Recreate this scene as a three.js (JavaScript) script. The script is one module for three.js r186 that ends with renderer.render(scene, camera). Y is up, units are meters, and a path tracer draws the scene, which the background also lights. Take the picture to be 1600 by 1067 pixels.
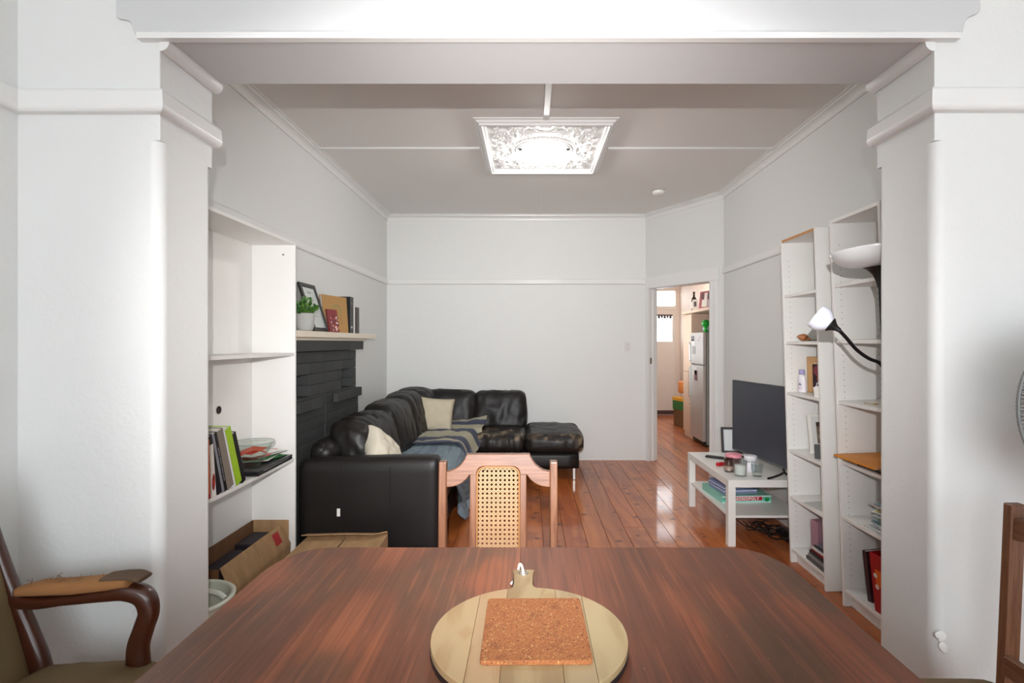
import * as THREE from 'three';
import { RoundedBoxGeometry } from 'three/addons/geometries/RoundedBoxGeometry.js';
import { ConvexGeometry } from 'three/addons/geometries/ConvexGeometry.js';
import { mergeGeometries, mergeVertices } from 'three/addons/utils/BufferGeometryUtils.js';

// ---------- camera, sky, lights, exposure ----------
const scene = new THREE.Scene();
const camera = new THREE.PerspectiveCamera(66.1, 1600 / 1067, 0.05, 100);
camera.position.set(0, 1.38, 0);
camera.lookAt(0, 1.38, -5);
camera.setViewOffset(1600, 1067, -27, -1.5, 1600, 1067);
scene.background = new THREE.Color().setRGB(0.93, 0.95, 1.0);
scene.backgroundIntensity = 5.7;
const renderer = new THREE.WebGLRenderer({ antialias: true });
renderer.toneMapping = THREE.LinearToneMapping;
renderer.toneMappingExposure = 1.22;
renderer.shadowMap.enabled = true;
// the photographer's flash, sitting on the camera just above the lens
const flash = new THREE.SpotLight(new THREE.Color().setRGB(1.0, 0.98, 0.98), 34, 0, THREE.MathUtils.degToRad(40), 1, 2);
flash.name = 'camera_flash';
flash.position.set(0, 1.54, 0.08);
flash.target.position.set(0, 1.27, -5);
flash.castShadow = true; flash.shadow.radius = 0.3;
scene.add(flash, flash.target);

// ---------- helpers ----------
let seedState = 12345;
const rnd = () => { seedState = (seedState * 1664525 + 1013904223) >>> 0; return seedState / 4294967296; };
const rr = (a, b) => a + (b - a) * rnd();
const clamp = (v, a, b) => Math.min(b, Math.max(a, v));
const lerp = (a, b, t) => a + (b - a) * t;
const sstep = (a, b, x) => { const t = clamp((x - a) / (b - a), 0, 1); return t * t * (3 - 2 * t); };
const hash = (x, y, z) => { let h = (x * 374761393 + y * 668265263 + z * 2147483647) | 0; h = Math.imul(h ^ (h >>> 13), 1274126177); return ((h ^ (h >>> 16)) >>> 0) / 4294967296; };
function vnoise(x, y, z = 0) {
  const xi = Math.floor(x), yi = Math.floor(y), zi = Math.floor(z), fx = x - xi, fy = y - yi, fz = z - zi;
  const u = fx * fx * (3 - 2 * fx), v = fy * fy * (3 - 2 * fy), w = fz * fz * (3 - 2 * fz);
  const l = (c) => lerp(lerp(hash(xi, yi, c), hash(xi + 1, yi, c), u), lerp(hash(xi, yi + 1, c), hash(xi + 1, yi + 1, c), u), v);
  return lerp(l(zi), l(zi + 1), w);
}
const fbm = (x, y, z = 0, o = 4) => { let s = 0, a = 0.5, n = 0; for (let i = 0; i < o; i++) { s += a * vnoise(x, y, z + i * 17); n += a; a *= 0.5; x *= 2; y *= 2; z *= 2; } return s / n; };
// texture computed pixel by pixel; covers w x h metres
function dataTex(W, H, w, h, f, srgb = true) {
  const d = new Uint8Array(W * H * 4);
  for (let y = 0; y < H; y++) for (let x = 0; x < W; x++) {
    const c = f((x + 0.5) / W * w, (y + 0.5) / H * h, x, y), o = (y * W + x) * 4;
    d[o] = clamp(c[0], 0, 255); d[o + 1] = clamp(c[1], 0, 255); d[o + 2] = clamp(c[2], 0, 255); d[o + 3] = 255;
  }
  const t = new THREE.DataTexture(d, W, H);
  t.wrapS = t.wrapT = THREE.MirroredRepeatWrapping; t.magFilter = THREE.LinearFilter; t.minFilter = THREE.LinearMipmapLinearFilter; t.generateMipmaps = true;
  if (srgb) t.colorSpace = THREE.SRGBColorSpace;
  t.repeat.set(1 / w, 1 / h); t.needsUpdate = true;
  return t;
}
function canvasTex(W, H, draw) {
  const c = document.createElement('canvas'); c.width = W; c.height = H;
  draw(c.getContext('2d'), W, H);
  const t = new THREE.CanvasTexture(c); t.colorSpace = THREE.SRGBColorSpace; return t;
}
const mix3 = (a, b, t) => [lerp(a[0], b[0], t), lerp(a[1], b[1], t), lerp(a[2], b[2], t)];
const M = (color, roughness = 0.6, o = {}) => new THREE.MeshPhysicalMaterial({ color, roughness, ...o });

function prep(g) {                                       // plain attributes only
  if (g.index) g = g.toNonIndexed();
  for (const k of Object.keys(g.attributes)) if (!['position', 'normal', 'uv'].includes(k)) g.deleteAttribute(k);
  if (!g.attributes.normal) g.computeVertexNormals();
  if (!g.attributes.uv) g.setAttribute('uv', new THREE.BufferAttribute(new Float32Array(g.attributes.position.count * 2), 2));
  g.morphAttributes = {};
  return g;
}
// uv in metres from the face's direction; v runs along the grain axis
function boxUV(g, grain = 'y', du = 0, dv = 0) {
  g = prep(g);
  const p = g.attributes.position, uv = g.attributes.uv, a = new THREE.Vector3(), b = new THREE.Vector3(), c = new THREE.Vector3();
  const gi = 'xyz'.indexOf(grain);
  for (let i = 0; i < p.count; i += 3) {
    a.fromBufferAttribute(p, i); b.fromBufferAttribute(p, i + 1); c.fromBufferAttribute(p, i + 2);
    const n = b.sub(a).cross(c.sub(a)), w = [Math.abs(n.x), Math.abs(n.y), Math.abs(n.z)];
    const k = w.indexOf(Math.max(...w));
    const va = k === gi ? (gi + 1) % 3 : gi, ua = [0, 1, 2].find((q) => q !== k && q !== va);
    for (let j = i; j < i + 3; j++) { const q = [p.getX(j), p.getY(j), p.getZ(j)]; uv.setXY(j, q[ua] + du, q[va] + dv); }
  }
  return g;
}
const move = (g, x, y, z) => g.translate(x, y, z);
const B = (w, h, d, x = 0, y = 0, z = 0) => new THREE.BoxGeometry(w, h, d).translate(x, y, z);
const RB = (w, h, d, x = 0, y = 0, z = 0, r = 0.004, s = 2) => new RoundedBoxGeometry(w, h, d, s, Math.min(r, w / 2.01, h / 2.01, d / 2.01)).translate(x, y, z);
// box from ranges, rounded edges
const R = (x0, x1, y0, y1, z0, z1, r = 0.003) => r ? RB(Math.abs(x1 - x0), Math.abs(y1 - y0), Math.abs(z1 - z0), (x0 + x1) / 2, (y0 + y1) / 2, (z0 + z1) / 2, r, 2) : B(Math.abs(x1 - x0), Math.abs(y1 - y0), Math.abs(z1 - z0), (x0 + x1) / 2, (y0 + y1) / 2, (z0 + z1) / 2);
function chamferBox(w, h, d, c) {
  const pts = [];
  for (const i of [-1, 1]) for (const j of [-1, 1]) for (const k of [-1, 1]) {
    const x = i * w / 2, y = j * h / 2, z = k * d / 2;
    pts.push(new THREE.Vector3(x - i * c, y - j * c, z), new THREE.Vector3(x - i * c, y, z - k * c), new THREE.Vector3(x, y - j * c, z - k * c));
  }
  return new ConvexGeometry(pts);
}
const Cyl = (r0, r1, h, x = 0, y = 0, z = 0, s = 28) => new THREE.CylinderGeometry(r1, r0, h, s).translate(x, y + h / 2, z);   // r0 at the foot
const Lathe = (pts, x = 0, y = 0, z = 0, s = 36) => new THREE.LatheGeometry(pts.map((p) => new THREE.Vector2(p[0], p[1])), s).translate(x, y, z);
const V = (x, y, z) => new THREE.Vector3(x, y, z);
const Tube = (pts, r, n = 40, s = 10) => new THREE.TubeGeometry(new THREE.CatmullRomCurve3(pts.map((p) => V(...p))), n, r, s, false);
function shapeOf(pts) { const s = new THREE.Shape(); pts.forEach((p, i) => (i ? s.lineTo(p[0], p[1]) : s.moveTo(p[0], p[1]))); s.closePath(); return s; }
const Ext = (shape, depth, bevel = 0, curveSegments = 16) => new THREE.ExtrudeGeometry(shape, { depth: depth - 2 * bevel, bevelEnabled: bevel > 0, bevelThickness: bevel, bevelSize: bevel, bevelOffset: -bevel, bevelSegments: 2, curveSegments }).translate(0, 0, bevel);
// a bar of changing oval/squarish section along a path; secs = [halfWidthSideways, halfWidthInPlane] per point; side = sideways direction
function sweep(pts, secs, side, n = 40, k = 16, pow = 2.6) {
  const c = new THREE.CatmullRomCurve3(pts.map((p) => V(...p))), pos = [], idx = [], sd = V(...side).normalize();
  for (let i = 0; i <= n; i++) {
    const t = i / n, p = c.getPoint(t), tan = c.getTangent(t), up = V(0, 0, 0).crossVectors(tan, sd).normalize();
    const f = t * (secs.length - 1), a = Math.min(Math.floor(f), secs.length - 2), u = f - a, w = lerp(secs[a][0], secs[a + 1][0], u), h = lerp(secs[a][1], secs[a + 1][1], u);
    for (let j = 0; j < k; j++) {
      const q = j / k * Math.PI * 2, cx = Math.cos(q), sx = Math.sin(q), e = 2 / pow;
      const X = Math.sign(cx) * Math.abs(cx) ** e * w, Y = Math.sign(sx) * Math.abs(sx) ** e * h;
      pos.push(p.x + sd.x * X + up.x * Y, p.y + sd.y * X + up.y * Y, p.z + sd.z * X + up.z * Y);
    }
  }
  for (let i = 0; i < n; i++) for (let j = 0; j < k; j++) { const a = i * k + j, b = i * k + (j + 1) % k; idx.push(a, b, a + k, b, b + k, a + k); }
  for (const [o, fl] of [[0, 1], [n * k, 0]]) for (let j = 1; j < k - 1; j++) fl ? idx.push(o, o + j + 1, o + j) : idx.push(o, o + j, o + j + 1);
  const g = new THREE.BufferGeometry(); g.setAttribute('position', new THREE.Float32BufferAttribute(pos, 3)); g.setIndex(idx);
  const vol = signedVol(g); if (vol < 0) { for (let i = 0; i < idx.length; i += 3) { const t = idx[i]; idx[i] = idx[i + 1]; idx[i + 1] = t; } g.setIndex(idx); }
  g.computeVertexNormals();
  return g;
}
function signedVol(g) {
  const p = g.attributes.position, ix = g.index.array; let v = 0; const a = V(0, 0, 0), b = V(0, 0, 0), c = V(0, 0, 0);
  for (let i = 0; i < ix.length; i += 3) { a.fromBufferAttribute(p, ix[i]); b.fromBufferAttribute(p, ix[i + 1]); c.fromBufferAttribute(p, ix[i + 2]); v += a.dot(b.cross(c)); }
  return v;
}
// upholstery: a rounded box that bulges and wrinkles; shift(p) may bend it
function soft(w, h, d, o = {}) {
  const { r = 0.06, seg = [16, 10, 16], puff = 0.02, wr = 0.004, f = 7, seed = 1, stretch = [1, 1, 1], shift } = o;
  let g = new THREE.BoxGeometry(w, h, d, ...seg); g.deleteAttribute('uv'); g.deleteAttribute('normal'); g = mergeVertices(g, 1e-5);
  const p = g.attributes.position, q = V(0, 0, 0), inn = V(0, 0, 0), n = V(0, 0, 0), hw = [w / 2, h / 2, d / 2];
  for (let i = 0; i < p.count; i++) {
    q.fromBufferAttribute(p, i);
    const rx = Math.min(r, hw[0]), ry = Math.min(r, hw[1]), rz = Math.min(r, hw[2]);
    inn.set(clamp(q.x, -hw[0] + rx, hw[0] - rx), clamp(q.y, -hw[1] + ry, hw[1] - ry), clamp(q.z, -hw[2] + rz, hw[2] - rz));
    n.copy(q).sub(inn); n.set(n.x / rx, n.y / ry, n.z / rz);
    if (n.lengthSq() < 1e-9) n.set(0, 1, 0); n.normalize();
    q.set(inn.x + n.x * rx, inn.y + n.y * ry, inn.z + n.z * rz);
    const ux = q.x / hw[0], uy = q.y / hw[1], uz = q.z / hw[2];
    const e = Math.abs(n.x) * (1 - uy * uy) * (1 - uz * uz) + Math.abs(n.y) * (1 - ux * ux) * (1 - uz * uz) + Math.abs(n.z) * (1 - ux * ux) * (1 - uy * uy);
    const a = fbm(q.x * f * stretch[0] + seed * 7.3, q.y * f * stretch[1] + seed * 3.1, q.z * f * stretch[2] + seed, 3);
    const ridge = 1 - Math.abs(2 * a - 1) * 2.4;
    q.addScaledVector(n, puff * e + wr * (ridge - 0.4) * 1.6);
    if (shift) shift(q, ux, uy, uz);
    p.setXYZ(i, q.x, q.y, q.z);
  }
  g.computeVertexNormals();
  return g;
}
// a pillow: two bulging faces that meet in a thin seam
function pillowGeo(w, h, t, seed, n = 26, slump = 0) {
  const pos = [], idx = [], N = n + 1;
  for (const s of [1, -1]) for (let j = 0; j <= n; j++) for (let i = 0; i <= n; i++) {
    const u = i / n * 2 - 1, v = j / n * 2 - 1;
    const pinch = 1 - 0.07 * (1 - v * v) * Math.abs(u) ** 3 , pin2 = 1 - 0.07 * (1 - u * u) * Math.abs(v) ** 3;
    const b = Math.pow(Math.max(0, (1 - u * u * u * u) * (1 - v * v * v * v)), 0.55);
    const wob = (fbm(u * 2.2 + seed * 5, v * 2.2 + seed, s * 2, 3) - 0.5);
    const z = s * (t / 2) * b * (1 + 0.5 * wob) + 0.012 * (fbm(u * 1.5 + seed, v * 1.5, 3, 2) - 0.5);
    pos.push(u * w / 2 * pinch, v * h / 2 * pin2 - slump * (1 - v) * 0.5 * u * u, z);
  }
  for (const s of [0, 1]) for (let j = 0; j < n; j++) for (let i = 0; i < n; i++) {
    const a = s * N * N + j * N + i, b = a + 1, c = a + N, d = c + 1;
    s ? idx.push(a, c, b, b, c, d) : idx.push(a, b, c, b, d, c);
  }
  let g = new THREE.BufferGeometry(); g.setAttribute('position', new THREE.Float32BufferAttribute(pos, 3)); g.setIndex(idx);
  g = mergeVertices(g, 1e-5); g.computeVertexNormals(); return g;
}
// a sheet through a grid of points, given real thickness
function sheet(nu, nv, at, th = 0.006) {
  const g0 = new THREE.BufferGeometry(), pos = [], uv = [], idx = [];
  for (let j = 0; j <= nv; j++) for (let i = 0; i <= nu; i++) { const p = at(i / nu, j / nv); pos.push(p[0], p[1], p[2]); uv.push(i / nu, j / nv); }
  for (let j = 0; j < nv; j++) for (let i = 0; i < nu; i++) { const a = j * (nu + 1) + i, b = a + 1, c = a + nu + 1, d = c + 1; idx.push(a, b, c, b, d, c); }
  g0.setAttribute('position', new THREE.Float32BufferAttribute(pos, 3)); g0.setIndex(idx); g0.computeVertexNormals();
  const n = g0.attributes.normal, P = [], U = [], I = [], C = pos.length / 3;
  for (const s of [0.5, -0.5]) for (let i = 0; i < C; i++) { P.push(pos[3 * i] + n.getX(i) * th * s, pos[3 * i + 1] + n.getY(i) * th * s, pos[3 * i + 2] + n.getZ(i) * th * s); U.push(uv[2 * i], uv[2 * i + 1]); }
  for (let i = 0; i < idx.length; i += 3) { I.push(idx[i], idx[i + 1], idx[i + 2], C + idx[i], C + idx[i + 2], C + idx[i + 1]); }
  const edge = (a, b) => I.push(a, C + a, b, b, C + a, C + b);
  for (let i = 0; i < nu; i++) { edge(i, i + 1); edge(nv * (nu + 1) + i + 1, nv * (nu + 1) + i); }
  for (let j = 0; j < nv; j++) { edge((j + 1) * (nu + 1), j * (nu + 1)); edge(j * (nu + 1) + nu, (j + 1) * (nu + 1) + nu); }
  const g = new THREE.BufferGeometry(); g.setAttribute('position', new THREE.Float32BufferAttribute(P, 3)); g.setAttribute('uv', new THREE.Float32BufferAttribute(U, 2)); g.setIndex(I); g.computeVertexNormals();
  return g;
}
const names = new Map();
const numbered = (n) => { const k = names.get(n) ?? 0; names.set(n, k + 1); return k ? n + '_' + String(k).padStart(3, '0') : n; };
function mesh(name, geos, material, parent) {            // ONE named mesh
  const gs = [].concat(geos).map(prep);
  const m = new THREE.Mesh(gs.length > 1 ? mergeGeometries(gs) : gs[0], material);
  m.name = parent ? name : numbered(name); m.castShadow = m.receiveShadow = true;
  (parent || scene).add(m);
  return m;
}
function tag(o, label, category, group) { o.userData.label = label; o.userData.category = category; if (group) o.userData.group = group; return o; }
function thing(name, label, category, pos = [0, 0, 0], turn = 0, group) {
  const o = new THREE.Group(); o.name = numbered(name); o.position.set(...pos); o.rotation.y = turn; scene.add(o);
  return tag(o, label, category, group);
}
function struct(name, geos, material, parent) { const m = mesh(name, geos, material, parent); if (!parent) m.userData.kind = 'structure'; return m; }
function structGroup(name, pos = [0, 0, 0], turn = 0) { const o = new THREE.Group(); o.name = numbered(name); o.position.set(...pos); o.rotation.y = turn; o.userData.kind = 'structure'; scene.add(o); return o; }
const pmesh = (name, geos, material, parent, label) => { const m = mesh(name, geos, material, parent); if (label) m.userData.label = label; return m; };

// ---------- surfaces ----------
const plasterTex = dataTex(512, 512, 0.8, 0.8, (x, y) => { const v = 128 + 150 * (fbm(x * 28, y * 28, 1, 3) - 0.5) + 70 * (fbm(x * 140, y * 140, 5, 2) - 0.5); return [v, v, v]; }, false);
const plaster = M('#dcdddb', 0.55, { bumpMap: plasterTex, bumpScale: 0.0016 });
const gloss = M('#e2e2e0', 0.32), beamPaint = M('#c8c9c9', 0.4);                                  // painted timber
const ceilingMat = M('#e4e2de', 0.7, { bumpMap: plasterTex, bumpScale: 0.0004 });
const kitchenWall = M('#d9c9bd', 0.6, { bumpMap: plasterTex, bumpScale: 0.0008 });
const laminate = M('#ebeae6', 0.38);
const pineTex = dataTex(1024, 2048, 0.62, 3.2, (x, y) => {
  const w = fbm(x * 3, y * 0.9, 2, 3) * 0.18;
  let g = fbm((x + w) * 30, y * 1.1, 7, 4), fine = fbm(x * 260, y * 7, 3, 2);
  let c = mix3([190, 126, 74], [168, 104, 58], sstep(0.35, 0.72, g));
  c = mix3(c, [206, 146, 92], sstep(0.55, 0.8, fine) * 0.3);
  const blot = fbm(x * 7, y * 5, 11, 3); c = mix3(c, [142, 82, 54], sstep(0.54, 0.74, blot) * 0.5);
  const cx = Math.floor(x / 0.155), cy = Math.floor(y / 0.30), kx = (cx + 0.2 + 0.6 * hash(cx, cy, 3)) * 0.155, ky = (cy + 0.15 + 0.7 * hash(cx, cy, 5)) * 0.30, kr = 0.010 + 0.016 * hash(cx, cy, 7);
  if (hash(cx, cy, 9) < 0.8) { const dx = (x - kx) * 0.85, dy = (y - ky) * 0.95, d = Math.hypot(dx, dy) + 0.008 * (fbm(x * 60, y * 60, 4, 2) - 0.5); c = mix3(c, [92, 50, 34], (1 - sstep(kr * 0.3, kr * 1.35, d)) * 0.8); }
  const crk = Math.abs(fbm(x * 9 + 3, y * 26, 21, 3) - 0.5); c = mix3(c, [104, 54, 34], (1 - sstep(0.003, 0.016, crk)) * sstep(0.54, 0.68, fbm(x * 5, y * 4, 31, 2)) * 0.7);
  return c;
});
const plankMats = ['#ffdfb4', '#f4cfa2', '#ffd9aa', '#e8c498', '#f8cc9c'].map((c) => M(c, 0.5, { map: pineTex, clearcoat: 0.55, clearcoatRoughness: 0.09 }));
const redWoodTex = dataTex(1280, 1024, 1.5, 1.5, (x, y) => {
  const w = fbm(x * 2.2, y * 1.3, 5, 3) * 0.12, g = fbm((x + w) * 15, y * 1.5, 9, 4), f = fbm(x * 190, y * 5.5, 2, 3), b = fbm(x * 3.4, y * 2.2, 13, 4);
  let c = mix3([124, 72, 50], [100, 62, 46], sstep(0.36, 0.66, g));
  c = mix3(c, [146, 84, 54], sstep(0.5, 0.72, b) * 0.45);
  c = mix3(c, [84, 64, 50], sstep(0.52, 0.70, fbm(x * 5 + 9, y * 2.6, 33, 4)) * 0.6);
  c = mix3(c, [74, 46, 36], sstep(0.48, 0.74, f) * 0.32);
  c = mix3(c, [158, 98, 68], sstep(0.56, 0.74, fbm(x * 120 + 5, y * 4, 44, 3)) * 0.35);
  const s = hash(Math.floor(x * 520), Math.floor(y * 520), 3); if (s > 0.9992) c = mix3(c, [190, 160, 140], 0.6);
  return c;
});
const tableMatA = M('#ffffff', 0.42, { map: redWoodTex, specularIntensity: 0.7 });
const tableMatB = M('#e0d8d0', 0.42, { map: redWoodTex, specularIntensity: 0.7 });
const chairTex = dataTex(256, 1024, 0.2, 0.8, (x, y) => { const g = fbm((x + fbm(x * 6, y * 2, 3, 2) * 0.03) * 90, y * 5, 9, 4), f = fbm(x * 420, y * 18, 2, 2); return mix3(mix3([174, 126, 96], [150, 102, 74], sstep(0.35, 0.7, g)), [120, 72, 52], sstep(0.52, 0.8, f) * 0.5); });
const chairWood = M('#b0a69c', 0.36, { map: chairTex, clearcoat: 0.35, clearcoatRoughness: 0.2 });
const darkWood = M('#6b4c3e', 0.36, { map: chairTex, clearcoat: 0.5, clearcoatRoughness: 0.15 });
const leatherBump = dataTex(512, 512, 0.22, 0.22, (x, y) => { const v = 128 + 150 * (fbm(x * 210, y * 210, 3, 2) - 0.5) + 170 * (Math.abs(fbm(x * 46, y * 46, 8, 3) - 0.5) * -2 + 0.25); return [v, v, v]; }, false);
const leather = new THREE.MeshPhysicalMaterial({ color: '#ffffff', vertexColors: true, roughness: 0.44, bumpMap: leatherBump, bumpScale: 0.0003, specularIntensity: 0.65 });
const weaveBump = dataTex(256, 256, 0.06, 0.06, (x, y) => { const v = 128 + 55 * Math.sin(x * 3400) * Math.sin(y * 3400) + 80 * (fbm(x * 500, y * 500, 1, 2) - 0.5); return [v, v, v]; }, false);
const linen = M('#bdb39c', 0.9, { bumpMap: weaveBump, bumpScale: 0.0008, sheen: 0.2 });
const cream = M('#d3cbb8', 0.85, { bumpMap: weaveBump, bumpScale: 0.0006 });
const khaki = M('#6f5c3e', 0.95, { bumpMap: weaveBump, bumpScale: 0.0012 });
const foam = M('#96683e', 0.95, { bumpMap: weaveBump, bumpScale: 0.002 });
const cardTex = dataTex(256, 256, 0.4, 0.4, (x, y) => { const v = fbm(x * 30, y * 9, 3, 3) - 0.5, l = Math.sin(y * 1250) * 3; return [164 + v * 34 + l, 130 + v * 30 + l, 92 + v * 26 + l]; });
const card = M('#ffffff', 0.85, { map: cardTex });
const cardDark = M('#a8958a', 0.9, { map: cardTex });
const black = M('#141414', 0.45), blackGloss = M('#0d0d0f', 0.18), metal = M('#c9c9c6', 0.3, { metalness: 1 }), whitePlastic = M('#e8e8e2', 0.35);
const glass = new THREE.MeshPhysicalMaterial({ color: '#f3f6f6', roughness: 0.03, transmission: 1, thickness: 0, ior: 1.45 });
const paper = M('#e6e4de', 0.8);
const brickMat = ['#323433', '#303231', '#343635'].map((c) => M(c, 0.7, { bumpMap: plasterTex, bumpScale: 0.004 }));
// ---------- the setting ----------
const H = 2.87, PF = -1.57, PB = -1.83;                 // ceiling height; front and back of the dividing wall
const XL = -1.669, XR = 1.93, ZB = -6.15;               // lounge
// floor: boards running away from the camera over a dark sub-floor
const floor = struct('floor', R(-1.75, 2.95, -0.12, -0.022, -10.15, 2.65, 0), M('#20140d', 0.9));
{
  const pw = 0.1526, x0 = 0.2485;
  for (let k = -13; k <= 17; k++) {
    const xa = Math.max(-1.74, x0 + k * pw), xb = Math.min(2.94, x0 + (k + 1) * pw), zEnd = xb < 1.5 ? -6.24 : -10.1;
    let z = 2.6; let first = true;
    while (z > zEnd + 0.01) {
      let len = first ? rr(3.2, 4.4) + (k % 2 ? 0.6 : 0) : rr(1.6, 3.6); first = false;
      let z1 = Math.max(zEnd, z - len); if (z1 - zEnd < 0.5) z1 = zEnd;
      const w = xb - xa - 0.0024, l = z - z1 - 0.002;
      const g = boxUV(chamferBox(w, 0.022, l, 0.0012), 'z', rr(0, 8), rr(0, 20)).translate((xa + xb) / 2, -0.011, (z + z1) / 2);
      const m = mesh('plank', g, plankMats[Math.floor(rnd() * plankMats.length)], floor);
      z = z1;
    }
  }
}
const ceiling = struct('ceiling', boxUV(R(-1.9, 3.05, H, H + 0.12, -10.2, 2.7, 0)), ceilingMat);
// timber cover strips and the moulded panel's joints
mesh('batten', RB(0.042, 0.014, 1.66, 0.112, H - 0.007, -2.66, 0.004), gloss, ceiling);
mesh('batten', RB(0.030, 0.004, 1.58, 0.112, H - 0.002, -5.34, 0.0015), ceilingMat, ceiling);
mesh('batten', RB(1.26, 0.014, 0.042, -1.007, H - 0.007, -4.02, 0.004), gloss, ceiling);
mesh('batten', RB(1.31, 0.014, 0.042, 1.255, H - 0.007, -4.02, 0.004), gloss, ceiling);
// dividing wall: two piers and a beam
function pierShape(xIn, xOut, r) {                       // plan outline (x, -z); xIn is the reveal face
  const s = Math.sign(xOut - xIn), S = new THREE.Shape();
  S.moveTo(xOut, -PF); S.lineTo(xIn + s * r, -PF); S.absarc(xIn + s * r, -PF + r, r, -Math.PI / 2, s > 0 ? -Math.PI : 0, s > 0);
  S.lineTo(xIn, -PB - r); S.absarc(xIn + s * r, -PB - r, r, s > 0 ? Math.PI : 0, Math.PI / 2, s > 0);
  S.lineTo(xOut, -PB); S.closePath(); return S;
}
function pier(name, xIn, xOut) {
  const up = (sh, y0, y1) => boxUV(new THREE.ExtrudeGeometry(sh, { depth: y1 - y0, bevelEnabled: false, curveSegments: 10 }).rotateX(-Math.PI / 2).translate(0, y0, 0));
  const s = Math.sign(xOut - xIn);
  return struct(name, [up(pierShape(xIn, xOut, 0.032), 0, 1.985), up(pierShape(xIn, xOut, 0.003), 1.985, H)], plaster);
}
const pillarL = pier('pillar_left', -1.105, -1.77), pillarR = pier('pillar_right', 1.212, 2.7);
{ // knocked plaster on the corner of one pier
  const chips = []; for (let i = 0; i < 7; i++) chips.push(new THREE.IcosahedronGeometry(rr(0.007, 0.014), 1).scale(1, rr(0.5, 1.6), 0.35).rotateZ(rr(-0.8, 0.8)).translate(1.228 + rr(-0.004, 0.014), 0.50 + rr(-0.04, 0.03), PF + 0.0005));
  mesh('plaster_chip', chips, M('#efefec', 0.8), pillarR);
}
// rail and cove round each pier
const railProfile = (len) => { const S = new THREE.Shape(); S.moveTo(0, 0); S.lineTo(0.018, 0.002); S.quadraticCurveTo(0.029, 0.008, 0.028, 0.022); S.lineTo(0.024, 0.060); S.quadraticCurveTo(0.020, 0.072, 0.008, 0.074); S.lineTo(0, 0.074); S.closePath(); return new THREE.ExtrudeGeometry(S, { depth: len, bevelEnabled: false, curveSegments: 6 }); };
// profile's x goes out of the wall, its z along it; place(geometry, start, heading) with heading = direction of z
function along(g, x, y, z, dirX, dirZ, flip) { if (flip) g.scale(-1, 1, 1); return g.rotateY(Math.atan2(dirX, dirZ)).translate(x, y, z); }
function flipFaces(g) { g = prep(g); const p = g.attributes; for (const k of ['position', 'normal', 'uv']) { const a = p[k], s = a.itemSize; for (let i = 0; i < a.count; i += 3) for (let q = 0; q < s; q++) { const t = a.array[(i + 1) * s + q]; a.array[(i + 1) * s + q] = a.array[(i + 2) * s + q]; a.array[(i + 2) * s + q] = t; } } g.computeVertexNormals(); return g; }
// wall-hugging moulding from a to b (plan x,z), standing out on the side of normal n
function mould(profile, a, b, y, n, m0 = 0, m1 = 0) {   // m0, m1: mitres
  const dx = b[0] - a[0], dz = b[1] - a[1], L = Math.hypot(dx, dz);
  const g = prep(profile(L)), p = g.attributes.position, ux = dx / L, uz = dz / L;
  for (let i = 0; i < p.count; i++) { const o = p.getX(i), h = p.getY(i), t = p.getZ(i) + o * (p.getZ(i) < L / 2 ? m0 : m1); p.setXYZ(i, a[0] + ux * t + n[0] * o, y + h, a[1] + uz * t + n[1] * o); }
  const cr = ux * n[1] - uz * n[0];                      // handedness
  g.computeVertexNormals();
  return cr > 0 ? flipFaces(g) : g;
}
mesh('picture_rail', [mould(railProfile, [-1.53, PF], [-1.105, PF], 2.061, [0, 1], 0, 1), mould(railProfile, [-1.105, PF], [-1.105, PB - 0.012], 2.061, [1, 0], -1, 0)], gloss, pillarL);
mesh('picture_rail', [mould(railProfile, [1.212, PF], [2.6, PF], 2.066, [0, 1], -1, 0), mould(railProfile, [1.212, PF], [1.212, PB - 0.012], 2.066, [-1, 0], -1, 0)], gloss, pillarR);
const cove = (L) => { const S = new THREE.Shape(); S.moveTo(0, 0.032); S.lineTo(0, 0.002); S.lineTo(0.006, 0); S.quadraticCurveTo(0.028, 0.004, 0.030, 0.026); S.lineTo(0.030, 0.032); S.closePath(); return new THREE.ExtrudeGeometry(S, { depth: L, bevelEnabled: false, curveSegments: 8 }); };
const beam = struct('beam', boxUV(R(-1.105, 1.212, 2.282, H, PB, PF, 0)), beamPaint);
mesh('cove', mould(cove, [-1.105, PF + 0.004], [-1.105, PB - 0.012], 2.25, [1, 0]), gloss, beam);
mesh('cove', mould(cove, [1.212, PF + 0.004], [1.212, PB - 0.012], 2.25, [-1, 0]), gloss, beam);
{ // facing board over the opening, ogee at both lower corners, beaded lower edge
  const S = new THREE.Shape(), y0 = 2.284;
  S.moveTo(-1.157, y0); S.lineTo(1.270, y0); S.bezierCurveTo(1.305, y0 + 0.012, 1.283, y0 + 0.052, 1.312, y0 + 0.066); S.bezierCurveTo(1.330, y0 + 0.074, 1.336, y0 + 0.072, 1.343, y0 + 0.086);
  S.lineTo(1.343, H - 0.001); S.lineTo(-1.230, H - 0.001); S.lineTo(-1.230, y0 + 0.066); S.bezierCurveTo(-1.222, y0 + 0.052, -1.196, y0 + 0.066, -1.184, y0 + 0.044); S.bezierCurveTo(-1.176, y0 + 0.026, -1.180, y0 + 0.010, -1.157, y0); S.closePath();
  mesh('facing_board', Ext(S, 0.009, 0.003).translate(0, 0, PF), beamPaint, beam);
  const bead = (L) => { const T = new THREE.Shape(); T.moveTo(0, -0.004); T.lineTo(0.024, -0.004); T.lineTo(0.026, 0.012); T.lineTo(0.012, 0.026); T.lineTo(0, 0.026); T.closePath(); return new THREE.ExtrudeGeometry(T, { depth: L, bevelEnabled: false }); };
  mesh('bead', mould(bead, [-1.157, PF], [1.272, PF], 2.281, [0, 1]), gloss, beam);
}
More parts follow.
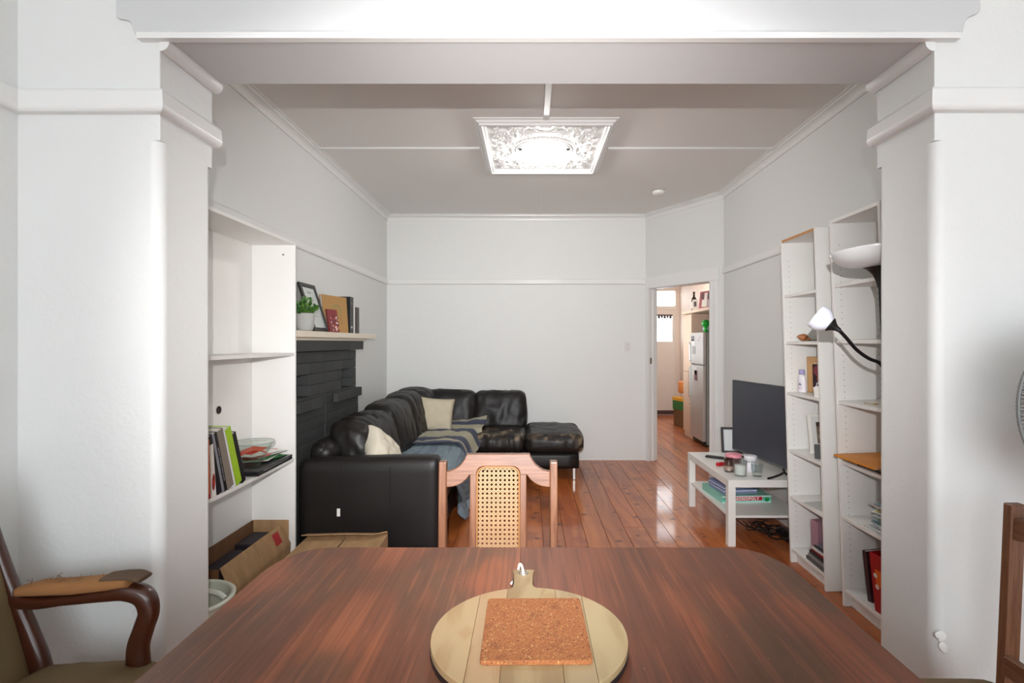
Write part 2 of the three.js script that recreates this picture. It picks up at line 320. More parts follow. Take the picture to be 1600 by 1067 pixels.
// lounge walls
const loungeRail = (L) => { const S = new THREE.Shape(); S.moveTo(0, 0); S.lineTo(0.014, 0.002); S.lineTo(0.020, 0.012); S.lineTo(0.016, 0.056); S.lineTo(0.008, 0.070); S.lineTo(0, 0.072); S.closePath(); return new THREE.ExtrudeGeometry(S, { depth: L, bevelEnabled: false }); };
const cornice = (L) => { const S = new THREE.Shape(); S.moveTo(0, 0.062); S.lineTo(0, 0); S.lineTo(0.010, 0); S.lineTo(0.012, 0.014); S.quadraticCurveTo(0.020, 0.040, 0.052, 0.044); S.lineTo(0.054, 0.054); S.lineTo(0.072, 0.056); S.lineTo(0.072, 0.062); S.closePath(); return new THREE.ExtrudeGeometry(S, { depth: L, bevelEnabled: false, curveSegments: 8 }); };
const wallLeft = struct('wall_left', boxUV(R(XL - 0.1, XL, 0, H, ZB - 0.1, PB, 0)), plaster);
mesh('picture_rail', mould(loungeRail, [XL, PB], [XL, ZB], 2.058, [1, 0]), gloss, wallLeft);
mesh('cornice', mould(cornice, [XL, PB], [XL, ZB], H - 0.062, [1, 0]), gloss, wallLeft);
const wallBack = struct('wall_back', boxUV(R(XL, 1.40, 0, H, ZB - 0.1, ZB, 0)), plaster);
mesh('picture_rail', mould(loungeRail, [XL, ZB], [1.365, ZB], 2.058, [0, 1]), gloss, wallBack);
mesh('cornice', mould(cornice, [XL, ZB], [1.365, ZB], H - 0.062, [0, 1]), gloss, wallBack);
const wallRight = struct('wall_right', boxUV(R(XR, XR + 0.1, 0, H, -5.2, PB, 0)), plaster);
mesh('picture_rail', mould(loungeRail, [XR, PB], [XR, -5.206], 2.058, [-1, 0]), gloss, wallRight);
mesh('cornice', mould(cornice, [XR, PB], [XR, -5.206], H - 0.062, [-1, 0]), gloss, wallRight);
// diagonal wall with the kitchen doorway
const wallDiag = structGroup('wall_corner', [1.365, 0, ZB], -1.0316);
{
  const S = shapeOf([[0, 0], [0.052, 0], [0.052, 2.010], [0.937, 2.010], [0.937, 0], [1.101, 0], [1.101, H], [0, H]]);
  mesh('wall_panel', boxUV(Ext(S, 0.12).translate(0, 0, -0.12)), plaster, wallDiag);
  mesh('cornice', mould(cornice, [0, 0], [1.101, 0], H - 0.062, [0, 1]), gloss, wallDiag);
}
const door1 = structGroup('door_1', [1.365, 0, ZB], -1.0316);
{
  const arch = (w) => { const S = new THREE.Shape(); S.moveTo(0, 0); S.lineTo(w, 0); S.lineTo(w, 0.020); S.lineTo(w * 0.86, 0.024); S.lineTo(w * 0.80, 0.018); S.lineTo(w * 0.30, 0.014); S.lineTo(w * 0.22, 0.018); S.lineTo(w * 0.06, 0.012); S.lineTo(0, 0.008); S.closePath(); return S; };
  const up = (w, h) => Ext(arch(w), h).rotateX(-Math.PI / 2).scale(1, 1, -1);
  mesh('architrave', flipFaces(up(0.064, 2.005)).translate(0.0, 0, 0.0), gloss, door1);
  mesh('architrave', flipFaces(up(0.104, 2.005)).translate(0.927, 0, 0.0), gloss, door1);
  mesh('architrave', R(0.0, 1.045, 2.005, 2.138, 0, 0.020, 0.005), gloss, door1);
  mesh('jamb', R(0.048, 0.062, 0, 2.005, -0.122, 0.004, 0.002), gloss, door1);
  mesh('jamb', R(0.927, 0.941, 0, 2.005, -0.122, 0.004, 0.002), gloss, door1);
  mesh('jamb', R(0.048, 0.941, 2.0, 2.014, -0.122, 0.004, 0.002), gloss, door1);
  mesh('door_stop', R(0.062, 0.074, 0, 2.0, -0.085, -0.045, 0.002), gloss, door1);
  mesh('strike_plate', [R(0.0615, 0.064, 1.13, 1.20, -0.034, -0.008, 0.0008)], M('#8b8170', 0.4, { metalness: 0.8 }), door1);
}
// kitchen shell behind the doorway
struct('wall_kitchen_left', boxUV([R(1.30, 1.40, 0, 0.95, -10.1, -6.25, 0), R(1.30, 1.40, 2.15, H, -10.1, -6.25, 0), R(1.30, 1.40, 0.95, 2.15, -6.95, -6.25, 0), R(1.30, 1.40, 0.95, 2.15, -10.1, -9.0, 0)].map(prep).reduce((a, b) => mergeGeometries([a, b]))), kitchenWall);
struct('wall_kitchen_right', boxUV(R(2.87, 2.97, 0, H, -10.1, -5.2, 0)), kitchenWall);
struct('wall_kitchen_near', boxUV(R(XR + 0.1, 2.87, 0, H, -5.3, -5.2, 0)), kitchenWall);
const kBack = struct('wall_kitchen_back', boxUV([R(1.40, 1.93, 0, H, -10.1, -10.0, 0), R(2.80, 2.87, 0, H, -10.1, -10.0, 0), R(1.93, 2.80, 2.40, H, -10.1, -10.0, 0)].map(prep).reduce((a, b) => mergeGeometries([a, b]))), kitchenWall);
mesh('baseboard', [R(1.40, 1.90, 0, 0.07, -10.0, -9.985, 0.003)], M('#4a332b', 0.5), kBack);
const whiteWarm = M('#dcd2c8', 0.5);
const kDoor = structGroup('door_2', [0, 0, 0]);
{
  const hole = (S, x0, x1, y0, y1) => { const p = new THREE.Path(); p.moveTo(x0, y0); p.lineTo(x1, y0); p.lineTo(x1, y1); p.lineTo(x0, y1); p.closePath(); S.holes.push(p); return S; };
  mesh('door_frame', Ext(hole(hole(shapeOf([[1.93, 0], [2.80, 0], [2.80, 2.40], [1.93, 2.40]]), 1.97, 2.785, 2.075, 2.36), 1.97, 2.785, 0.002, 2.01), 0.09).translate(0, 0, -10.09), whiteWarm, kDoor);
  mesh('door_leaf', Ext(hole(shapeOf([[1.962, 0.004], [2.792, 0.004], [2.792, 2.018], [1.962, 2.018]]), 2.06, 2.735, 1.40, 1.91), 0.04, 0.003).translate(0, 0, -10.06), whiteWarm, kDoor);
  mesh('pane', R(2.06, 2.735, 1.40, 1.91, -10.042, -10.038, 0), glass, kDoor);
  mesh('transom_pane', R(1.97, 2.785, 2.075, 2.36, -10.042, -10.038, 0), glass, kDoor);
  const val = []; for (let i = 0; i < 12; i++) val.push(R(2.07 + i * 0.055, 2.07 + i * 0.055 + 0.045, 1.845 - (i % 2) * 0.012, 1.90, -10.03, -10.022, 0.002)); val.push(R(2.05, 2.74, 1.885, 1.915, -10.034, -10.02, 0.003));
  mesh('valance', val, M('#4b3c3a', 0.8), kDoor);
  mesh('weatherboard', [R(1.975, 2.775, 0.01, 0.085, -10.02, -10.004, 0.003)], M('#4a332b', 0.5), kDoor);
  mesh('knob', new THREE.SphereGeometry(0.027, 20, 14).translate(2.04, 1.0, -9.985), metal, kDoor);
}
function windowUnit(name, axis, at, u0, u1, y0, y1, mullions) { // a framed window; axis 'x' = pane across x, 'z' = pane across z
  const w = structGroup(name);
  const put = (g) => (axis === 'x' ? g.translate(0, 0, at) : g.rotateY(-Math.PI / 2).translate(at, 0, 0));
  const S = shapeOf([[u0, y0], [u1, y0], [u1, y1], [u0, y1]]), step = (u1 - u0) / mullions;
  for (let i = 0; i < mullions; i++) { const a = u0 + i * step + 0.04, b = u0 + (i + 1) * step - 0.04, p = new THREE.Path(); p.moveTo(a, y0 + 0.05); p.lineTo(b, y0 + 0.05); p.lineTo(b, y1 - 0.05); p.lineTo(a, y1 - 0.05); p.closePath(); S.holes.push(p); }
  mesh('window_frame', put(Ext(S, 0.06, 0.004).translate(0, 0, -0.03)), gloss, w);
  for (let i = 0; i < mullions; i++) mesh('pane', put(R(u0 + i * step + 0.04, u0 + (i + 1) * step - 0.04, y0 + 0.05, y1 - 0.05, -0.002, 0.002, 0)), glass, w);
  return w;
}
windowUnit('window_1', 'z', 1.35, -9.0, -6.95, 0.95, 2.15, 3);
// the room the camera stands in
struct('wall_dining_left', boxUV(R(-1.63, -1.53, 0, H, PF, 2.5, 0)), plaster).add(mesh('picture_rail', mould(railProfile, [-1.53, PF], [-1.53, 2.5], 2.061, [1, 0]), gloss, scene));
struct('wall_dining_right', boxUV([R(2.6, 2.7, 0, H, PF, 1.25, 0), R(2.6, 2.7, 0, H, 2.4, 2.5, 0), R(2.6, 2.7, 0, 0.9, 1.25, 2.4, 0), R(2.6, 2.7, 2.5, H, 1.25, 2.4, 0)].map(prep).reduce((a, b) => mergeGeometries([a, b]))), plaster);
windowUnit('window_3', 'z', 2.65, 1.25, 2.4, 0.9, 2.5, 2);
struct('wall_dining_back', boxUV([R(-1.63, -1.45, 0, H, 2.5, 2.6, 0), R(2.35, 2.7, 0, H, 2.5, 2.6, 0), R(-1.45, 2.35, 2.6, H, 2.5, 2.6, 0), R(-1.45, 2.35, 0, 0.30, 2.5, 2.6, 0)].map(prep).reduce((a, b) => mergeGeometries([a, b]))), plaster);
windowUnit('window_2', 'x', 2.55, -1.45, 2.35, 0.30, 2.6, 4);
// plates on the wall and the ceiling
{
  const t = thing('light_switch', 'small white double switch plate on the plain far wall beside the doorway', 'switch', [1.149, 1.335, ZB]);
  pmesh('plate', RB(0.062, 0.095, 0.009, 0, 0, 0.0045, 0.003), M('#d9d6d2', 0.35), t);
  for (const y of [0.022, -0.022]) pmesh('rocker', RB(0.016, 0.024, 0.006, 0, y, 0.011, 0.002), M('#c9c5c0', 0.35), t);
  const d = thing('smoke_detector', 'round white smoke detector on the ceiling near the doorway corner', 'smoke detector', [1.268, H, -5.15]);
  pmesh('base_ring', Lathe([[0, 0], [0.068, 0], [0.068, -0.012], [0, -0.012]]), whitePlastic, d);
  pmesh('cover', Lathe([[0.060, -0.012], [0.058, -0.030], [0.045, -0.042], [0, -0.044]]), whitePlastic, d);
}
// ceiling panel with pressed scrollwork
const panel = thing('ceiling_panel', 'square white moulded plaster panel with scrollwork framing the ceiling light', 'ceiling panel', [0.112, H, -4.018]);
{
  const prof = [[0.485, 0.545, 0], [0.485, 0.545, -0.006], [0.470, 0.530, -0.010], [0.462, 0.522, -0.022], [0.450, 0.512, -0.026], [0.448, 0.510, -0.038], [0.432, 0.494, -0.040], [0.426, 0.488, -0.032], [0.412, 0.474, -0.030], [0.408, 0.470, -0.010]];
  const pos = [], q = [[-1, -1], [1, -1], [1, 1], [-1, 1]];
  for (let i = 0; i < prof.length - 1; i++) for (let k = 0; k < 4; k++) {
    const [a, b] = [q[k], q[(k + 1) % 4]], P = (c, p) => [c[0] * p[0], p[2], c[1] * p[1]], v = [P(a, prof[i]), P(b, prof[i]), P(b, prof[i + 1]), P(a, prof[i + 1])];
    pos.push(...v[0], ...v[1], ...v[2], ...v[0], ...v[2], ...v[3]);
  }
  const g = new THREE.BufferGeometry(); g.setAttribute('position', new THREE.Float32BufferAttribute(pos, 3)); g.computeVertexNormals();
  pmesh('panel_frame', g, gloss, panel);
  // relief: stamp scrolls, leaves, shells and ribbons into a height field
  const N = 200, w = 0.82, d = 0.945, hgt = new Float32Array((N + 1) * (N + 1));
  const stamp = (x, z, r, h) => { const ci = (x / w + 0.5) * N, cj = (z / d + 0.5) * N, ri = r / w * N, rj = r / d * N; for (let j = Math.max(0, Math.floor(cj - rj)); j <= Math.min(N, cj + rj); j++) for (let i = Math.max(0, Math.floor(ci - ri)); i <= Math.min(N, ci + ri); i++) { const e = ((i - ci) / ri) ** 2 + ((j - cj) / rj) ** 2; if (e < 1) hgt[j * (N + 1) + i] = Math.max(hgt[j * (N + 1) + i], h * Math.sqrt(1 - e)); } };
  const sym = (x, z, r, h) => { for (const a of [-1, 1]) for (const b of [-1, 1]) stamp(a * x, b * z, r, h); };
  const curve = (pts, r0, r1, h) => { const c = new THREE.CatmullRomCurve3(pts.map((p) => V(p[0], 0, p[1]))); for (let i = 0; i <= 70; i++) { const t = i / 70, p = c.getPoint(t); sym(p.x, p.z, lerp(r0, r1, t), h * lerp(1, 0.7, t)); } };
  const spiral = (cx, cz, R0, turns, a0, dir, r, h) => { for (let i = 0; i <= 90; i++) { const t = i / 90, a = a0 + dir * t * turns * Math.PI * 2, R1 = R0 * (1 - 0.85 * t); sym(cx + Math.cos(a) * R1, cz + Math.sin(a) * R1, r * (1 - 0.4 * t), h); } };
  curve([[0.20, 0.22], [0.25, 0.29], [0.31, 0.31], [0.35, 0.37], [0.33, 0.41]], 0.018, 0.008, 0.022);
  curve([[0.21, 0.24], [0.20, 0.32], [0.25, 0.37], [0.23, 0.42]], 0.015, 0.007, 0.018);
  curve([[0.24, 0.20], [0.31, 0.22], [0.35, 0.27], [0.37, 0.24]], 0.015, 0.007, 0.018);
  curve([[0.36, 0.16], [0.28, 0.11], [0.245, 0.05], [0.245, 0.0]], 0.010, 0.010, 0.016);
  curve([[0.21, 0.40], [0.12, 0.345], [0.06, 0.335], [0.0, 0.335]], 0.010, 0.012, 0.016);
  spiral(0.295, 0.335, 0.042, 1.6, 0.4, 1, 0.010, 0.018); spiral(0.33, 0.22, 0.034, 1.5, 2, -1, 0.009, 0.016); spiral(0.17, 0.385, 0.036, 1.5, 4, 1, 0.009, 0.016);
  spiral(0.13, 0.29, 0.03, 1.4, 1, -1, 0.009, 0.014); spiral(0.255, 0.14, 0.03, 1.4, 3, 1, 0.009, 0.014);
  for (let i = 0; i < 60; i++) { const a = rr(0.15, 1.42), q2 = rr(0.27, 0.42), x = Math.cos(a) * q2 * 0.98, z = Math.sin(a) * q2 * 1.08; if (x < 0.38 && z < 0.44) { const b = a + rr(-1.2, 1.2); for (let k = 0; k < 6; k++) sym(x + Math.cos(b) * k * 0.0055, z + Math.sin(b) * k * 0.0055, 0.011 - k * 0.0012, 0.006 + 0.008 * rnd()); } }
  for (let i = 0; i < 9; i++) { const a = -0.7 + i * 0.175; for (let k = 0; k < 8; k++) { sym(0.318 + Math.cos(a) * k * 0.006, Math.abs(Math.sin(a) * k * 0.006), 0.008, 0.014); sym(Math.abs(Math.sin(a) * k * 0.007), 0.385 + Math.cos(a) * k * 0.006, 0.008, 0.014); } }
  sym(0.315, 0, 0.045, 0.016);
  for (let i = 0; i < 64; i++) { const a = i / 64 * Math.PI * 2; stamp(Math.cos(a) * 0.235, Math.sin(a) * 0.235, 0.012, 0.012); }
  for (let i = 0; i <= 400; i++) { const a = i / 400 * Math.PI * 2; stamp(Math.cos(a) * 0.212, Math.sin(a) * 0.212, 0.010, 0.014); }
  const pg = new THREE.PlaneGeometry(w, d, N, N).rotateX(Math.PI / 2), pp = pg.attributes.position;
  for (let i = 0; i < pp.count; i++) { const x = pp.getX(i), z = pp.getZ(i), ii = Math.round((x / w + 0.5) * N), jj = Math.round((z / d + 0.5) * N); pp.setY(i, -0.010 - hgt[jj * (N + 1) + ii]); }
  pg.computeVertexNormals();
  pmesh('relief', pg, gloss, panel);
}
const oyster = thing('ceiling_light', 'glowing round frosted glass ceiling light in the middle of the moulded panel', 'ceiling light', [0.112, H - 0.012, -4.018]);
{
  pmesh('mount_plate', Lathe([[0, 0], [0.195, 0], [0.195, -0.010], [0, -0.010]], 0, 0, 0, 48), whitePlastic, oyster);
  const bowl = M('#ffffff', 0.3, { emissive: new THREE.Color(1, 1, 0.97), emissiveIntensity: 1.35 });
  pmesh('shade', Lathe([[0.186, -0.012], [0.180, -0.028], [0.155, -0.052], [0.110, -0.072], [0.055, -0.084], [0, -0.087]], 0, 0, 0, 56), bowl, oyster);
  for (const a of [-0.32, Math.PI + 0.32, Math.PI / 2]) pmesh('clip', RB(0.018, 0.014, 0.026, 0, 0, 0, 0.003).rotateY(-a + Math.PI / 2).translate(Math.cos(a) * 0.186, -0.022, -Math.sin(a) * 0.184), M('#2a251f', 0.6), oyster);
  const l = new THREE.PointLight(new THREE.Color(1, 0.98, 0.95), 2.7, 0, 2); l.name = 'ceiling_light_lamp'; l.position.set(0.112, H - 0.062, -4.018); l.shadow.radius = 6; l.castShadow = true; scene.add(l);
}

{ // kitchen ceiling light, above the door's sight line
  const t = thing('ceiling_light', 'plain round warm white light on the kitchen ceiling', 'ceiling light', [2.1, H, -8.0]);
  pmesh('mount_plate', Lathe([[0, 0], [0.15, 0], [0.15, -0.012], [0, -0.012]], 0, 0, 0, 40), whitePlastic, t);
  pmesh('shade', Lathe([[0.14, -0.012], [0.135, -0.05], [0.09, -0.085], [0, -0.098]], 0, 0, 0, 40), M('#ffffff', 0.4, { emissive: new THREE.Color(1, 0.86, 0.74), emissiveIntensity: 3 }), t);
  const l = new THREE.PointLight(new THREE.Color(1, 0.86, 0.76), 1.7, 0, 2); l.name = 'kitchen_lamp'; l.position.set(2.1, H - 0.2, -8.0); l.shadow.radius = 6; l.castShadow = true; scene.add(l);
}
// ---------- fireplace ----------
{
  const fp = thing('fireplace', 'dark grey painted brick fireplace with white mantelpiece and square niches behind the sofa', 'fireplace', [XL, 0, -3.66]);
  const X = (x) => x - XL, Z = (z) => z + 3.66;          // world to local
  pmesh('brick_core', [[0, 1.014, -3.172, -4.47], [1.166, 1.39, -3.172, -4.47], [1.014, 1.166, -3.172, -3.30], [1.014, 1.166, -3.54, -4.14], [1.014, 1.166, -4.38, -4.47]].map(([a, b, c, d]) => R(X(-1.660), X(-1.575), a, b, Z(d), Z(c), 0)).concat([R(X(-1.668), X(-1.660), 0, 1.39, Z(-4.47), Z(-3.172), 0)]), brickMat[1], fp);
  const zs = [[-3.172, -3.792], [-3.816, -4.478]];
  const niches = [[-3.30, -3.54], [-4.14, -4.38]];
  const lay = (x0, x1, y0, y1, za, zb) => {              // one brick, slightly uneven
    const w = x1 - x0 + rr(-0.001, 0.0012), l = Math.abs(zb - za) - 0.0015, h = y1 - y0 - 0.002;
    pmesh('brick', chamferBox(w, h, l, 0.0018).translate(X(x0) + w / 2, (y0 + y1) / 2 + rr(-0.0004, 0.0004), Z((za + zb) / 2)), brickMat[Math.floor(rnd() * 3)], fp);
  };
  let row = 0;
  for (let y1 = 1.318; y1 > 0.02; y1 -= 0.076, row++) {
    const y0 = Math.max(0.002, y1 - 0.076), inNiche = y1 < 1.17 && y1 > 1.02, wide = y1 < 0.94;
    for (const [za0, zb0] of zs) {
      const zb = wide && zb0 < -4 ? -4.54 : zb0;
      let cuts = [[za0, zb]];
      if (inNiche) for (const [n0, n1] of niches) cuts = cuts.flatMap(([a, b]) => (n0 < a && n1 > b ? [[a, n0], [n1, b]] : [[a, b]]));
      for (const [a, b] of cuts) {
        let z = a, first = row % 2 === 1;
        while (z > b + 0.005) { let len = first ? 0.12 : 0.24; first = false; let z1 = Math.max(b, z - len); if (z1 - b < 0.06) z1 = b; lay(-1.575, -1.48, y0, y1, z, z1); z = z1; }
      }
    }
  }
  for (const [a, b] of [[-3.28, -3.475], [-3.475, -3.67], [-3.95, -4.135], [-4.135, -4.32], [-4.32, -4.50]]) lay(-1.478, -1.436, 0.930, 1.002, a, b);
  for (let z = -3.172; z > -4.55; z -= 0.36) lay(-1.575, -1.448, 1.320, 1.394, z, Math.max(-4.585, z - 0.36));
  const wood = M('#ddd3bf', 0.4);
  pmesh('mantel_moulding', R(X(-1.668), X(-1.455), 1.392, 1.413, Z(-4.69), Z(-3.172), 0.004), wood, fp);
  pmesh('mantel_shelf', R(X(-1.668), X(-1.42), 1.412, 1.455, Z(-4.85), Z(-3.165), 0.005), wood, fp);
}
// ---------- shelving units ----------
// local: x from the open front (0) to the back (depth), y up, z along the wall; built for the wall on the right
function shelfUnit(name, label, o) {
  const { depth, len, height, shelves, plinth, facing = 1, lean = 0, pos, rawTop } = o;
  const t = thing(name, label, 'bookcase', pos);
  const T = 0.018, f = facing, S = (x0, x1, y0, y1, z0, z1) => R(f * x0, f * x1, y0, y1, z0, z1, 0.0015);
  pmesh('side_panel', S(0, depth, 0, height, 0, T), laminate, t);
  pmesh('side_panel', S(0, depth, 0, height, len - T, len), laminate, t);
  const top = pmesh('top_panel', S(0, depth, height - T, height, T, len - T), laminate, t);
  if (rawTop) pmesh('edge_strip', S(-0.0015, 0.001, height - T + 0.001, height - 0.001, T, len - T), M('#c08a55', 0.6), top, 'bare brown chipboard edge');
  pmesh('back_panel', S(depth - 0.006, depth, plinth, height - T, T, len - T), laminate, t);
  for (const y of shelves) pmesh('shelf', S(0.004, depth - 0.007, y - T, y, T, len - T), laminate, t);
  if (plinth > 0.05) pmesh('plinth', S(0.035, 0.053, 0, plinth - T, T, len - T), laminate, t);
  const holes = [];
  for (const zz of [T + 0.0004, len - T - 0.0004]) for (const xx of [0.04, depth - 0.05]) for (let y = 0.16; y < height - 0.1; y += 0.032) holes.push(new THREE.CylinderGeometry(0.0026, 0.0026, 0.0008, 6).rotateX(Math.PI / 2).translate(f * xx, y, zz));
  if (o.pegs) pmesh('peg_holes', holes, M('#8f8b85', 0.8), t);
  t.rotation.z = lean; t.updateMatrixWorld(true);
  return t;
}
const bookcaseFar = shelfUnit('bookcase', 'narrow white bookcase beside the television, with the bare brown edge along its top', { depth: 0.28, len: 0.405, height: 2.02, shelves: [0.092, 0.421, 0.71, 1.071, 1.386, 1.677], plinth: 0.092, pos: [1.644, 0, -3.31], lean: 0.030, rawTop: true, pegs: true });
const bookcaseNear = shelfUnit('bookcase', 'narrow white bookcase behind the floor lamp, with the orange folder on a middle shelf', { depth: 0.28, len: 0.40, height: 2.02, shelves: [0.094, 0.475, 0.765, 1.077, 1.393, 1.683], plinth: 0.094, pos: [1.648, 0, -2.76], lean: 0.036, pegs: true });
const cubby = shelfUnit('bookcase', 'low deep white shelving unit beside the fireplace, with a leaning row of books', { depth: 0.262, len: 0.98, height: 1.98, shelves: [0.085, 0.69, 1.319], plinth: 0.085, pos: [-1.402, 0, -3.158], facing: -1 });
{
  const hole = pmesh('cable_hole', [Lathe([[0.0, 0], [0.016, 0], [0.018, 0.004], [0.021, 0.004], [0.021, 0.001], [0, 0.001]], 0, 0, 0, 20).rotateZ(-Math.PI / 2).translate(-0.2555, 1.02, 0.36)], M('#2a2320', 0.8), cubby);
  pmesh('screw_head', new THREE.SphereGeometry(0.006, 10, 8).scale(1, 1, 0.4).translate(-0.07, 1.905, 0.0185), M('#7d776e', 0.5), cubby);
}
for (const b of [bookcaseFar, bookcaseNear]) b.userData.group = 'narrow white bookcases along the wall';
const onShelf = (unit, x, y, z) => unit.localToWorld(V(x, y, z)).toArray();

// ---------- leather corner sofa ----------
const sofa = thing('corner_sofa', 'large dark brown leather corner sofa with worn cracked seats and an open end', 'sofa', [-0.99, 0, -4.6]);
{
  const O = V(-0.99, 0, -4.6);
  const hide = (name, g, wear) => {
    g = boxUV(g, 'y');
    const p = g.attributes.position, n = g.attributes.normal, col = new Float32Array(p.count * 3);
    for (let i = 0; i < p.count; i++) {
      const x = p.getX(i), y = p.getY(i), z = p.getZ(i), v = fbm(x * 5, y * 5, z * 5, 3);
      let c = mix3([0.0085, 0.0075, 0.0072], [0.014, 0.0115, 0.0105], v);
      if (wear) { const w = clamp(wear(x, y, z, n.getX(i), n.getY(i), n.getZ(i)), 0, 1); c = mix3(c, [0.085, 0.056, 0.032], w); const ww = sstep(0.62, 0.9, w); c = mix3(c, [0.30, 0.24, 0.16], ww * 0.5); }
      col.set(c, i * 3);
    }
    g.translate(-O.x, -O.y, -O.z); g.setAttribute('color', new THREE.BufferAttribute(col, 3));
    const m = new THREE.Mesh(g, leather); m.name = name; m.castShadow = m.receiveShadow = true; sofa.add(m); return m;
  };
  const at = (g, x, y, z) => g.translate(x, y, z);
  // frames
  hide('frame', at(soft(0.83, 0.20, 2.70, { r: 0.025, seg: [8, 4, 20], puff: 0.004, wr: 0.001, seed: 1 }), -0.995, 0.205, -4.74), (x, y, z, nx) => (nx > 0.4 ? sstep(0.50, 0.7, fbm(z * 9, y * 12, 3, 3)) * sstep(-4.35, -4.0, z) * 1.2 : 0));
  hide('frame', at(soft(1.92, 0.17, 0.86, { r: 0.025, seg: [16, 4, 8], puff: 0.004, wr: 0.002, seed: 2 }), -0.455, 0.195, -5.675));
  // backs
  hide('back_rest', at(soft(0.13, 0.44, 2.86, { r: 0.06, seg: [6, 8, 26], puff: 0.004, wr: 0.003, seed: 3 }), -1.36, 0.52, -4.80));
  hide('back_rest', at(soft(1.36, 0.44, 0.13, { r: 0.06, seg: [14, 8, 6], puff: 0.004, wr: 0.003, seed: 4 }), -0.73, 0.50, -6.06));
  // arm: panelled slab with two seams, top sloping up a touch at the front
  hide('arm', at(soft(0.868, 0.60, 0.155, { r: 0.045, seg: [30, 14, 8], puff: 0.008, wr: 0.0008, f: 5, seed: 5, shift: (q, ux, uy) => { q.y += 0.010 * (uy > 0 ? uy : 0) * ux; } }), -0.99, 0.362, -3.297));
  hide('roll', at(soft(0.16, 0.15, 0.3, { r: 0.07, seg: [8, 8, 8], puff: 0.01, wr: 0.004, seed: 15 }), -1.345, 0.655, -3.53));
  // seats
  const seatWear = (x, y, z, nx, ny) => 0;
  hide('seat_cushion', at(soft(0.56, 0.185, 0.92, { r: 0.06, seg: [16, 8, 20], puff: 0.018, wr: 0.004, seed: 6 }), -0.855, 0.372, -3.85));
  hide('seat_cushion', at(soft(0.56, 0.185, 0.90, { r: 0.06, seg: [16, 8, 20], puff: 0.018, wr: 0.004, seed: 7 }), -0.855, 0.372, -4.77));
  hide('seat_cushion', at(soft(0.74, 0.185, 0.76, { r: 0.06, seg: [16, 8, 16], puff: 0.018, wr: 0.004, seed: 8 }), -0.965, 0.372, -5.62));
  hide('seat_cushion', at(soft(0.545, 0.185, 0.80, { r: 0.065, seg: [44, 12, 48], puff: 0.016, wr: 0.006, f: 9, stretch: [1, 0.4, 1], seed: 9 }), -0.318, 0.368, -5.615),
    (x, y, z, nx, ny) => { const e = sstep(-5.75, -5.35, z) * (ny > 0.25 ? 1 : 0.25 * sstep(0.33, 0.42, y)); return e * sstep(0.40, 0.72, fbm(x * 16, z * 22, y * 20, 4)) * 1.15; });
  hide('seat_cushion', at(soft(0.585, 0.185, 0.86, { r: 0.065, seg: [44, 12, 48], puff: 0.018, wr: 0.005, f: 8, stretch: [1, 0.4, 1], seed: 10 }), 0.252, 0.368, -5.645),
    (x, y, z, nx, ny) => { const f = sstep(-5.5, -5.25, z) * (ny > 0.25 ? 1 : 0.0) * sstep(0.46, 0.74, fbm(x * 18, z * 24, y * 20, 4)) * 0.8; const c = sstep(0.43, 0.54, x) * sstep(-5.4, -5.2, z) * sstep(0.36, 0.6, fbm(x * 26, z * 26, y * 26, 3)) * 1.25; return Math.max(f, c); });
  // back cushions, slumped
  const lean = (dir, k) => (q, ux, uy) => { if (dir === 'x') q.x -= k * (uy * 0.5 + 0.5); else q.z -= k * (uy * 0.5 + 0.5); };
  const bc = (w, h, d, x, y, z, seed, dir, k, wear, puff = 0.026) => hide('back_cushion', at(soft(w, h, d, { r: 0.075, seg: [18, 26, 28], puff, wr: 0.008, f: 8, stretch: dir === 'x' ? [1, 0.6, 1.6] : [1.4, 0.6, 1], seed, shift: lean(dir, k) }), x, y, z), wear);
  bc(0.27, 0.39, 0.70, -1.135, 0.635, -3.875, 11, 'x', 0.10);
  bc(0.27, 0.42, 0.60, -1.135, 0.650, -4.515, 12, 'x', 0.10);
  bc(0.27, 0.44, 0.54, -1.135, 0.660, -5.06, 13, 'x', 0.10);
  bc(0.34, 0.45, 0.42, -1.16, 0.655, -5.53, 21, 'x', 0.06);
  bc(0.82, 0.43, 0.22, -1.01, 0.625, -5.855, 16, 'z', 0.05, null, 0.016);
  bc(0.575, 0.41, 0.21, -0.325, 0.622, -5.86, 14, 'z', 0.06, null, 0.014);
  // legs
  for (const [x, z] of [[0.45, -5.30], [0.45, -6.02], [-0.62, -3.42], [-1.36, -3.42], [-1.36, -6.02], [-0.62, -5.30]]) {
    const m = mesh('leg', R(x - 0.013 - O.x, x + 0.013 - O.x, 0, 0.125, z - 0.03 - O.z, z + 0.03 - O.z, 0.004), metal, sofa);
  }
  for (const x of [-1.152, -0.853]) mesh('seam', [RB(0.004, 0.56, 0.004, x - O.x, 0.345, -3.2095 - O.z, 0.0015)], black, sofa);
  mesh('care_tag', RB(0.020, 0.048, 0.003, -1.165 - O.x, 0.342, -3.204 - O.z, 0.001), paper, sofa);
}
